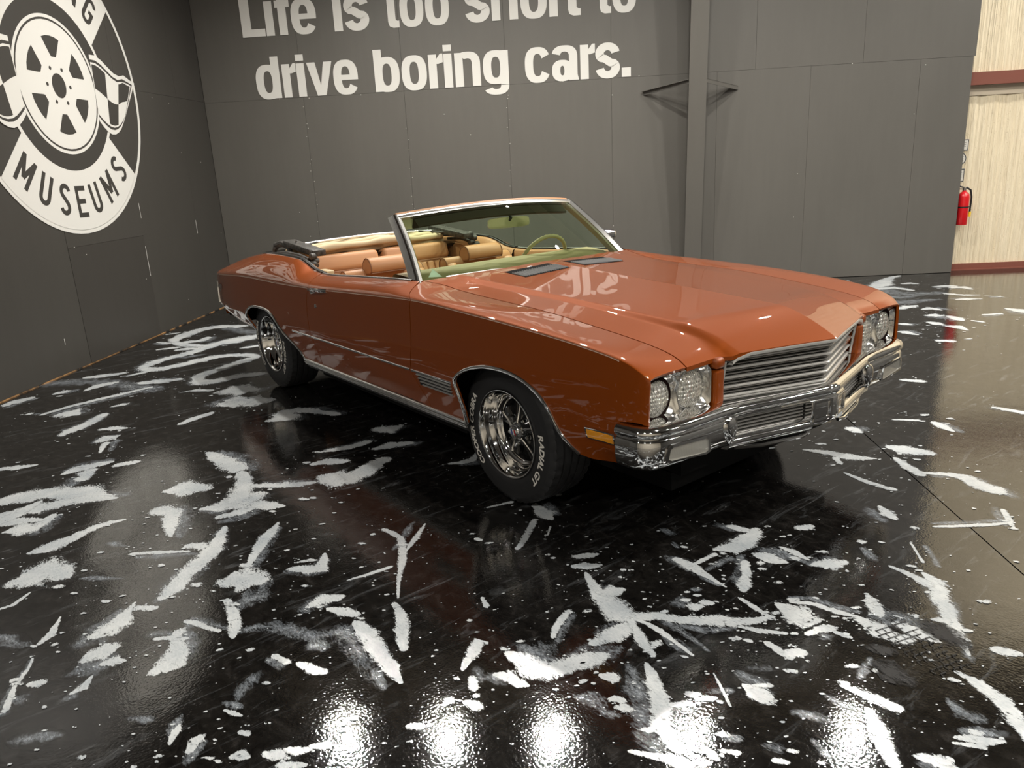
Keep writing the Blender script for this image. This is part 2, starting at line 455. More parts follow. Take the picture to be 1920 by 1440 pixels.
# screw heads and nail pops scattered on the panel seams
mb = MB()
def screw(fn, s, z, r):
    pts = [fn(s+r*math.cos(q), z+r*0.7*math.sin(q), 0.0015) for q in [i*math.pi/3 for i in range(6)]]
    mb.add(pts, [tuple(range(6))])
for s in (1.221, 2.440, 3.659):
    for k in range(15):
        if rng.random() < 0.75: screw(WB, s+rng.choice((-0.012, 0.012))+rng.uniform(-0.006, 0.006), 0.95+k*0.1+rng.uniform(-0.04, 0.04), rng.uniform(0.003, 0.006))
for s, z in ((4.88, 0.75), (4.89, 2.25), (5.2, 2.44), (7.05, 1.25), (7.03, 0.75), (8.41, 2.37), (8.33, 1.85), (7.6, 2.43), (2.9, 2.15), (3.2, 1.9), (1.1, 0.8), (1.0, 1.1), (0.93, 2.43), (1.29, 2.42), (1.92, 2.42), (4.32, 2.43)):
    screw(WB, s, z, 0.006)
for t, z in ((0.35, 1.75), (1.25, 2.4), (0.9, 2.37), (0.8, 1.85), (0.1, 0.9), (2.9, 0.95), (3.05, 1.03), (2.0, 0.6), (4.2, 0.7), (1.2, 0.25)):
    screw(WL, t, z, 0.006)
for t, z0, z1 in ((1.90, 0.62, 0.92), (1.88, 1.2, 1.35), (0.72, 0.95, 1.1), (3.44, 0.25, 0.3)):
    wbox(mb, WL, t, t+0.004, z0, z1, 0.0, 0.0012)
scr = mb.build('screw_head', M_WHITEPAINT, wall_back)
tag(scr, kind='stuff')
# thin raw edge where the left wall panels meet the floor
mb = MB(); wbox(mb, WL, 0.0, 9.0, 0.0, 0.012, -0.02, -0.004)
rawm = mat('raw_board_edge', (0.30, 0.17, 0.07), rough=0.8)
nt = NT(rawm); nz = nt.noise(nt.coords(), 6, 4)
nt.l(nt.ramp(nz, [(0.42, (0.02,0.018,0.015)), (0.58, (0.40,0.22,0.09))]), nt.b.inputs['Base Color'])
tag(mb.build('baseboard_left', rawm), 'worn raw board edge along the left wall base', 'baseboard', kind='structure')

# metal building wall with insulation facing, behind and beyond the black wall
mb = MB()
rows = []
def wrinkle(s, z):
    a = max(0.0, 1-abs(z-1.25)/1.0)
    return 0.012*a*math.sin(s*55+2.5*z+1.6*math.sin(s*9+z*2)) + 0.006*math.sin(s*23+0.5*z)
for i in range(41):
    z = i/40*HALL_HEIGHT
    rows.append([WB(HX0+q*(HX1-HX0) if q < 0.55 else lerp(8.665, HX1, (q-0.55)/0.45), z, -0.2 + (wrinkle(lerp(8.665, HX1, (q-0.55)/0.45), z) if 0.55 <= q and 0.1 < z < 4.6 else 0)) for q in [0.0, 0.54]+[0.55+0.45*j/260 for j in range(261)]])
mb.grid(rows)
wall_b = mb.build('wall_building', M_BEIGE, smooth=True, sharp=0, fix=False)
tag(wall_b, 'cream insulated metal building wall beyond the black wall', 'wall', kind='structure')
mb = MB()
wbox(mb, WB, 8.6, HX1, 2.13, 2.20, -0.20, -0.10); wbox(mb, WB, 8.6, HX1, 2.195, 2.27, -0.20, -0.135)
tag(mb.build('trim_1', M_OXIDE), 'dark red steel girt crossing the cream wall', 'steel girt', kind='structure')
mb = MB()
wbox(mb, WB, 8.6, HX1, 2.02, 2.13, -0.192, -0.186)
tape = mat('insulation_tape', (0.60, 0.52, 0.40), rough=0.5)
tag(mb.build('trim_2', tape), 'greyish tape band below the red girt', 'tape band', kind='structure')
mb = MB()
wbox(mb, WB, 8.5, HX1, 0.0, 0.075, -0.20, -0.165); wbox(mb, WB, 8.5, HX1, 0.0, 0.012, -0.165, -0.13)
tag(mb.build('trim_3', M_OXIDE), 'dark red base angle at the foot of the cream wall', 'base trim', kind='structure')
# other hall walls and ceiling, out of the frame, carry the bounce light
M_HALL = mat('hall_cream', (0.62, 0.57, 0.48), rough=0.7)
M_HALLDARK = mat('hall_dark_grey', (0.10, 0.098, 0.093), rough=0.7)
for nm, a, b, lab in (('wall_right', (HX1, HT0), (HX1, HT1), 'dark hall wall far to the right'), ('wall_front', (HXL, HT1), (HX1, HT1), 'cream hall wall behind the viewer'), ('wall_side', (HXL, 8.9), (HXL, HT1), 'dark hall wall beyond the logo wall')):
    mb = MB(); mb.add([WB(a[0],0,a[1]), WB(b[0],0,b[1]), WB(b[0],HALL_HEIGHT,b[1]), WB(a[0],HALL_HEIGHT,a[1])], [(0,1,2,3)])
    tag(mb.build(nm, M_HALL if nm == 'wall_front' else M_HALLDARK, fix=False), lab, 'wall', kind='structure')
mb = MB(); mb.add([WB(HXL,HALL_HEIGHT,HT0), WB(HX1,HALL_HEIGHT,HT0), WB(HX1,HALL_HEIGHT,HT1), WB(HXL,HALL_HEIGHT,HT1)], [(0,1,2,3)])
tag(mb.build('ceiling', M_CEIL, fix=False), 'insulated hall ceiling above the car', 'ceiling', kind='structure')

# tapered steel frame column standing off the back wall, with two flange braces
col_root = empty('steel_column', WB(5.80, 0, 0.1), 'black painted steel frame column against the wall with two braces', 'column')
def rel(p, root): return Vector(p) - root.location
def co_(z): return 0.15 + 0.105*z
mb = MB()
zt = TOP_Z+0.3
mb.add([rel(p, col_root) for p in (WB(5.71,0,co_(0)-0.014), WB(5.905,0,co_(0)-0.014), WB(5.905,0,co_(0)), WB(5.71,0,co_(0)), WB(5.71,zt,co_(zt)-0.014), WB(5.905,zt,co_(zt)-0.014), WB(5.905,zt,co_(zt)), WB(5.71,zt,co_(zt)))],
       [(3,2,1,0),(4,5,6,7),(0,1,5,4),(1,2,6,5),(2,3,7,6),(3,0,4,7)])
mb.build('flange', M_WALL, col_root)
mb = MB()
mb.add([rel(p, col_root) for p in (WB(5.795,0,0.0), WB(5.82,0,0.0), WB(5.82,0,co_(0)-0.014), WB(5.795,0,co_(0)-0.014), WB(5.795,zt,0.0), WB(5.82,zt,0.0), WB(5.82,zt,co_(zt)-0.014), WB(5.795,zt,co_(zt)-0.014))],
       [(3,2,1,0),(4,5,6,7),(0,1,5,4),(1,2,6,5),(2,3,7,6),(3,0,4,7)])
mb.build('web', M_WALL2, col_root)  # web coloured darker than the flange to carry its recess shade
for s_w, s_c in ((5.25, 5.72), (6.33, 5.895)):
    mb = MB()
    a = rel(WB(s_w, 2.245, 0.0), col_root); b = rel(WB(s_c, 2.315, co_(2.3)-0.02), col_root)
    d = (b-a).normalized(); n = Vector((0,0,1)); sdir = d.cross(n).normalized()
    for (p0, p1, q0, q1) in ((-0.003, 0.003, -0.022, 0.022), (-0.003, 0.04, 0.016, 0.022)):
        v = [a+sdir*p0+n*q0, a+sdir*p1+n*q0, a+sdir*p1+n*q1, a+sdir*p0+n*q1, b+sdir*p0+n*q0, b+sdir*p1+n*q0, b+sdir*p1+n*q1, b+sdir*p0+n*q1]
        mb.add(v, [(0,1,2,3),(7,6,5,4),(0,4,5,1),(1,5,6,2),(2,6,7,3),(3,7,4,0)])
    mb.build('brace', M_WALL, col_root)

# hanging lamps: dark housings with a glowing disc; small spots near the lettered wall, big unseen round lamps elsewhere
ORD = ['first', 'second', 'third', 'fourth', 'fifth', 'sixth', 'seventh', 'eighth', 'ninth', 'tenth']
def lamp_row(name, places, height, rad, glow, lab, group, skirt):
    proto = None
    for i, (s, t) in enumerate(places):
        r = empty(name, WB(s, height, t), '%s %s' % (ORD[i], lab), 'lamp', group)
        if proto is None:
            RXm = Matrix.Rotation(math.radians(90), 4, 'X')
            m = MB(); m.lathe([(0.0, 0.0), (rad, 0.0)], 32, RXm); disc = m.build('glowing_disc', glow, r, fix=False)
            m = MB(); m.lathe([(rad*1.02, 0.0), (rad*1.04, -skirt), (rad*1.14, -skirt), (rad*1.14, 0.05), (rad*0.7, 0.12), (rad*0.5, 0.2), (0.0, 0.2)], 32, RXm); hous = m.build('housing', M_HOUSING, r, smooth=True)
            m = MB(); m.tube([(0, 0, 0.19), (0, 0, HALL_HEIGHT-height)], 0.012, 6); rod = m.build('rod', M_HOUSING, r)
            proto = (disc, hous, rod)
        else:
            for q in proto:
                c = q.copy(); COL.objects.link(c); c.parent = r
lamp_row('spot_lamp', TRACK_LAMPS, TRACK_HEIGHT, 0.08, M_TRACK, 'hanging spot lamp from the logo wall, in front of the lettering', 'spot lamps before the lettered wall', 0.034)
lamp_row('unseen_hall_lamp', BAY_LAMPS, BAY_HEIGHT, 0.16, M_LAMP, 'unseen round hanging lamp of the outer hall', 'unseen round hall lamps', 0.015)

# ------------------------------------------------------------------ wall lettering
def sup(cx, cy, a, b, n, t):
    c, s = math.cos(t), math.sin(t)
    return (cx + a*math.copysign(abs(c)**(2/n), c), cy + b*math.copysign(abs(s)**(2/n), s))
def arc_band(mb, cx, cy, a, b, ta, tb, a0, a1, fn, h0, h1, n=2.5, k=40):
    """band of a super-ellipse; ta,tb = stroke widths (side, top)"""
    full = abs(a1-a0) >= 359.9
    A = [math.radians(a0+(a1-a0)*i/k) for i in range(k if full else k+1)]
    o = [sup(cx, cy, a, b, n, q) for q in A]; i_ = [sup(cx, cy, a-ta, b-tb, n, q) for q in A]
    mb.ring2(o, i_, h0, h1, fn, closed=full)
W_ = 0.092; HX = 0.37; HA = 0.462; TW = 0.072
def glyph(mb, ch, x, fn, h0=0.0, h1=0.004):
    """condensed bold grotesque letters built from strokes; returns advance"""
    cnt = [0]
    def hh():
        cnt[0] += 1; return h1+0.0004*cnt[0]
    def R(x0, y0, x1, y1): mb.prism([(x+x0,y0),(x+x1,y0),(x+x1,y1),(x+x0,y1)], h0, hh(), fn)
    def P(pts): mb.prism([(x+a, b) for a, b in pts], h0, hh(), fn)
    def A(cx, cy, a, b, a0, a1, n=2.6, tw=TW): arc_band(mb, x+cx, cy, a, b, W_, tw, a0, a1, fn, h0, hh(), n)
    OV = 0.008
    w = 0.284
    if ch == 'o': A(w/2, HX/2, w/2, HX/2+OV, 0, 360); return w+0.024
    if ch == 'c':
        A(w/2, HX/2, w/2, HX/2+OV, 28, 180); A(w/2, HX/2, w/2, HX/2+OV, 180, 332); return w+0.018
    if ch == 'e':
        A(w/2, HX/2, w/2, HX/2+OV, 0, 180); A(w/2, HX/2, w/2, HX/2+OV, 180, 328)
        R(0.05, HX/2-0.03, w-0.001, HX/2+0.028); return w+0.024
    if ch == 'd':
        A(w/2, HX/2, w/2, HX/2+OV, 0, 360); R(w-W_, 0, w, HA); return w+0.032
    if ch == 'b':
        A(w/2, HX/2, w/2, HX/2+OV, 0, 360); R(0, 0, W_, HA); return w+0.024
    if ch == 'g':
        A(w/2, HX/2+0.005, w/2, HX/2, 0, 360); R(w-W_, 0.0, w, HX)
        A(w/2, -0.005, w/2, 0.105, 205, 360, 2.4, 0.062); return w+0.032
    if ch == 'n' or ch == 'h':
        R(0, 0, W_, HA if ch == 'h' else HX); A(w/2, HX-0.13, w/2, 0.13+OV, 0, 125); R(w-W_, 0, w, HX-0.128); return w+0.03
    if ch == 'r':
        R(0, 0, W_, HX); P([(W_*0.6, HX-0.10), (W_+0.02, HX-0.105), (0.165, HX-0.088), (0.165, HX+0.006), (0.135, HX+0.006), (W_, HX-0.05)]); return 0.172
    if ch == 'i':
        R(0, 0, W_, HX); R(0, HA-0.064, W_, HA+0.004); return W_+0.03
    if ch == 'f':
        R(0.03, 0, 0.03+W_, HA-0.06); R(0, HX-0.075, 0.165, HX); P([(0.03, HA-0.07), (0.03+W_, HA-0.07), (0.14, HA-0.075), (0.17, HA-0.075), (0.17, HA+0.004), (0.10, HA+0.004), (0.05, HA-0.02)]); return 0.175
    if ch == 't':
        R(0.03, 0.06, 0.03+W_, HX+0.09); R(0, HX-0.072, 0.165, HX); P([(0.03, 0.062), (0.045, 0.015), (0.09, -0.004), (0.165, -0.002), (0.165, 0.07), (0.14, 0.07), (0.03+W_, 0.085)]); return 0.18
    if ch == 'v':
        P([(0, HX), (0.097, 0), (0.197, 0), (0.294, HX), (0.197, HX), (0.147, 0.115), (0.097, HX)]); return 0.30
    if ch == 's':
        w2 = 0.262
        cxs, rx_, ry_ = w2/2, w2/2-0.043, 0.078
        up_ = [(cxs+rx_*math.cos(math.radians(q)), HX-0.032-ry_+ry_*math.sin(math.radians(q))) for q in np.linspace(8, 215, 20)]
        dn_ = [(cxs+rx_*math.cos(math.radians(q)), 0.032+ry_+ry_*math.sin(math.radians(q))) for q in np.linspace(35, -172, 20)]
        cl_ = [Vector(p) for p in up_+[(cxs-rx_*.35, HX/2+.022), (cxs+rx_*.35, HX/2-.022)]+dn_]
        Lp, Rp = [], []
        for i, p in enumerate(cl_):
            tt = (cl_[min(i+1, len(cl_)-1)]-cl_[max(i-1, 0)]).normalized()
            wd = lerp(0.040, 0.047, abs(tt.y)); nn = Vector((-tt.y, tt.x))*wd
            Lp.append((x+p.x+nn.x, p.y+nn.y)); Rp.append((x+p.x-nn.x, p.y-nn.y))
        mb.ring2(Lp, Rp, h0, hh(), fn, closed=False); return w2+0.024
    if ch == 'a':
        A(w/2, HX-0.115, w/2, 0.115+OV, 0, 165, 2.5, 0.066); R(w-W_, 0.03, w, HX-0.112)
        P([(w-W_-0.004, 0.0), (w+0.015, 0.0), (w, 0.06), (w-W_, 0.09)])
        A(0.115, 0.108, 0.115, 0.108+OV, 0, 360, 2.4, 0.064); return w+0.032
    if ch == 'L':
        R(0, 0, 0.108, HA+0.01); R(0, 0, 0.265, 0.082); return 0.278
    if ch == '.':
        R(0, 0, 0.10, 0.10); return 0.12
    return 0.0
def text_width(word):
    return sum(glyph(MB(), c, 0, lambda a, b, h: (a, h, b)) for c in word)
def wall_word(word, s0, s1, zb, nick):
    tw = text_width(word) - 0.026; k = (s1-s0)/tw
    root = empty('wall_lettering', WB(s0, zb, 0.001), nick, 'lettering', 'white words on the back wall')
    x = 0.0
    for c in word:
        mb = MB()
        x += glyph(mb, c, x, lambda a, b, h: rel(WB(s0+a*k, zb+b, h+0.0005), root))
        mb.build('letter', M_VINYL, root)
    return root
B1, B2 = 3.127, 2.440
wall_word('drive', 0.672, 1.905, B2, 'white vinyl word drive on the lower line of the wall quote')
wall_word('boring', 2.108, 3.70, B2, 'white vinyl word boring on the lower line of the wall quote')
wall_word('cars.', 3.885, 5.10, B2, 'white vinyl word cars. ending the wall quote')

wall_word('Life', 0.587, 1.483, B1, 'white vinyl word Life starting the wall quote')
wall_word('is', 1.690, 2.101, B1, 'white vinyl word is on the upper line of the wall quote')
wall_word('too', 2.297, 3.041, B1, 'white vinyl word too on the upper line of the wall quote')
wall_word('short', 3.229, 4.535, B1, 'white vinyl word short on the upper line of the wall quote')
wall_word('to', 4.734, 5.172, B1, 'white vinyl word to at the end of the upper line')

# ------------------------------------------------------------------ round logo on the left wall
LC_T, LC_Z, LR = 2.806, 2.372, 1.243
logo = empty('museum_logo', WL(LC_T, LC_Z, 0.002), 'round white and black museum logo with wheel and chequered flags', 'logo')
def LG(a, b, h): return rel(WL(LC_T-a, LC_Z+b, h+0.001), logo)
def circ(r, a0=0, a1=360, k=72):
    n = k if abs(a1-a0) >= 359.9 else k+1
    return [(r*math.cos(math.radians(a0+(a1-a0)*i/k)), r*math.sin(math.radians(a0+(a1-a0)*i/k))) for i in range(n)]
M_LOGOBLACK = mat('logo_black_vinyl', (0.045, 0.042, 0.037), rough=0.5)
def band(name, r1, r0, m, h, a0=0, a1=360, parent=logo):
    b = MB(); b.ring2(circ(r1, a0, a1), circ(r0, a0, a1), 0, h, LG, closed=abs(a1-a0) >= 359.9); return b.build(name, m, parent)
def disc(name, r, m, h, cx=0, cy=0):
    b = MB(); b.prism([(cx+a, cy+c) for a, c in circ(r, k=48)], 0, h, LG); return b.build(name, m, logo)
band('outer_ring', LR, LR-0.035, M_VINYL, 0.002)
for sgn in (1, -1):
    b = MB()
    ao, ai = 38.0, 33.0
    k = 60
    O = [((LR-0.03)*math.cos(math.radians(q)), sgn*(LR-0.03)*math.sin(math.radians(q))) for q in [ao+(180-2*ao)*i/k for i in range(k+1)]]
    I = [(0.70*math.cos(math.radians(q)), sgn*0.70*math.sin(math.radians(q))) for q in [ai+(180-2*ai)*i/k for i in range(k+1)]]
    b.ring2(O, I, 0, 0.002, LG, closed=False)
    b.build('banner', M_VINYL, logo)
band('tire_outline', 0.735, 0.69, M_VINYL, 0.0022)
band('tire_ring', 0.70, 0.55, M_LOGOBLACK, 0.003)
band('rim_ring', 0.562, 0.535, M_VINYL, 0.0035)
band('rim_line', 0.54, 0.515, M_LOGOBLACK, 0.003)
disc('wheel_face', 0.518, M_VINYL, 0.0036)
b = MB(); b.prism([(0.092*a/0.5, 0.10*c/0.5) for a, c in circ(0.5, k=40)], 0.003, 0.0045, LG); b.build('hub_hole', M_LOGOBLACK, logo)
for i in range(6):
    q = math.radians(60*i+0)
    disc('lug_hole', 0.016, M_LOGOBLACK, 0.0045, 0.155*math.cos(q+math.radians(0)), 0.155*math.sin(q))
    q = math.radians(60*i+30)
    pts = [(0.23, -0.030), (0.25, -0.045), (0.375, -0.115), (0.392, -0.06), (0.397, 0), (0.392, 0.06), (0.375, 0.115), (0.25, 0.045), (0.23, 0.030)]
    b = MB(); b.prism([(x*math.cos(q)-y*math.sin(q), x*math.sin(q)+y*math.cos(q)) for x, y in pts], 0.003, 0.0045, LG)
    b.build('spoke_window', M_LOGOBLACK, logo)
# chequered flags left and right of the wheel
def flag_pt(u, v, m):
    # u 0..1 outwards, v 0..1 upwards
    x = lerp(0.54, 1.14, u) - 0.16*(1-v)*u - 0.02*(1-v)
    y0 = -0.185 - 0.115*math.sin(u*math.pi*0.95) + 0.02*u
    y1 = 0.235 + 0.02*math.sin(u*5.0) - 0.16*math.sin(min(u*1.25, 1)*math.pi*0.9)*u*1.2 - 0.06*u
    return (m*x, lerp(y0, y1, v))
for m in (1, -1):
    def strip(name, u0, u1, v0, v1, mtl, h):
        k = 8
        lo = [flag_pt(lerp(u0, u1, i/k), v0, m) for i in range(k+1)]; hi = [flag_pt(lerp(u0, u1, i/k), v1, m) for i in range(k+1)]
        bb = MB(); bb.ring2(hi, lo, 0, h, LG, closed=False); return bb.build(name, mtl, logo)
    strip('flag_border', -0.02, 1.10, -0.20, 1.20, M_VINYL, 0.0046)
    strip('flag_line', -0.02, 1.05, -0.10, 1.10, M_LOGOBLACK, 0.0050)
    strip('flag_field', -0.02, 1.02, -0.045, 1.045, M_VINYL, 0.0054)
    for i in range(3):
        for j in range(2):
            if (i+j) % 2 == 1: strip('flag_check', i/3, (i+1)/3, j/2, (j+1)/2, M_LOGOBLACK, 0.0058)
def font_mesh(txt, size=1.0, offset=0.0, shear=0.0):
    cu = bpy.data.curves.new('txt', 'FONT'); cu.body = txt; cu.size = size; cu.offset = offset; cu.shear = shear
    cu.align_x = 'CENTER'; cu.resolution_u = 3; cu.fill_mode = 'FRONT'
    o = bpy.data.objects.new('txt', cu); COL.objects.link(o)
    dg = bpy.context.evaluated_depsgraph_get(); dg.update()
    me = o.evaluated_get(dg).to_mesh()
    v = [p.co.copy() for p in me.vertices]; f = [list(p.vertices) for p in me.polygons]
    o.evaluated_get(dg).to_mesh_clear()
    bpy.data.objects.remove(o); bpy.data.curves.remove(cu)
    return v, f
def arc_pts(cx, cy, rx, ry, a0, a1, k=14):
    return [(cx+rx*math.cos(math.radians(a0+(a1-a0)*i/k)), cy+ry*math.sin(math.radians(a0+(a1-a0)*i/k))) for i in range(k+1)]
LH, LW, LT = 0.135, 0.070, 0.040      # half height, half width, stroke
a_, b_ = LW-LT/2, LH-LT/2
GLY = {'M': [[(-a_*1.35, -LH), (-a_*1.35, LH)], [(a_*1.35, -LH), (a_*1.35, LH)], [(-a_*1.35, LH*.96), (0, -LH*.45)], [(a_*1.35, LH*.96), (0, -LH*.45)]],
       'N': [[(-a_*1.1, -LH), (-a_*1.1, LH)], [(a_*1.1, -LH), (a_*1.1, LH)], [(-a_*1.1, LH*.95), (a_*1.1, -LH*.95)]],
       'I': [[(0, -LH), (0, LH)]],
       'E': [[(-a_, -LH), (-a_, LH)], [(-a_, b_), (LW, b_)], [(-a_, -b_), (LW, -b_)], [(-a_, 0.004), (LW*.8, 0.004)]],
       'U': [[(-a_, LH)]+arc_pts(0, -LH+.072, a_, .052, 180, 360)+[(a_, LH)]],
       'S': [arc_pts(0, LH-.068, a_, .048, 15, 200, 16)+[(-a_*.75, .035), (a_*.75, -.030)]+arc_pts(0, -LH+.068, a_, .048, 20, -165, 16)],
       'G': [arc_pts(0, LH-.065, a_, .045, 15, 180)+arc_pts(0, -LH+.065, a_, .045, 180, 360)+[(a_, .0)], [(a_+LT/2, -.005), (0.0, -.005)]]}
def logo_char(ch, ang, r, top):
    q = math.radians(ang); sg_ = 1 if top else -1
    ux, uy = sg_*math.cos(q), sg_*math.sin(q); tx, ty = uy, -ux
    bx_, by_ = r*math.cos(q), r*math.sin(q)
    mb = MB(); n = 0
    for line in GLY[ch]:
        P = [Vector(p) for p in line]; L, R_ = [], []
        for i, p in enumerate(P):
            if i == 0: t = (P[1]-P[0]).normalized(); k = 1
            elif i == len(P)-1: t = (P[-1]-P[-2]).normalized(); k = 1
            else:
                u = (P[i]-P[i-1]).normalized(); v = (P[i+1]-P[i]).normalized(); t = (u+v).normalized(); k = 1/max(t.dot(u), .6)
            nn = Vector((-t.y, t.x))*LT/2*k
            L.append(p+nn); R_.append(p-nn)
        n += 1
        mb.ring2([(bx_+tx*p.x+ux*p.y, by_+ty*p.x+uy*p.y) for p in L], [(bx_+tx*p.x+ux*p.y, by_+ty*p.x+uy*p.y) for p in R_], 0.001, 0.0032+0.0003*n, LG, closed=False)
    mb.build('logo_letter', M_LOGOBLACK, logo)
for ch, ang in (('M', 226.5), ('U', 241.5), ('S', 256), ('E', 269.5), ('U', 283.0), ('M', 298.5), ('S', 314.5)):
    logo_char(ch, ang, 0.965, False)
for ch, ang in (('G', 46.5), ('N', 61.5), ('I', 73.5)):
    logo_char(ch, ang, 0.965, True)

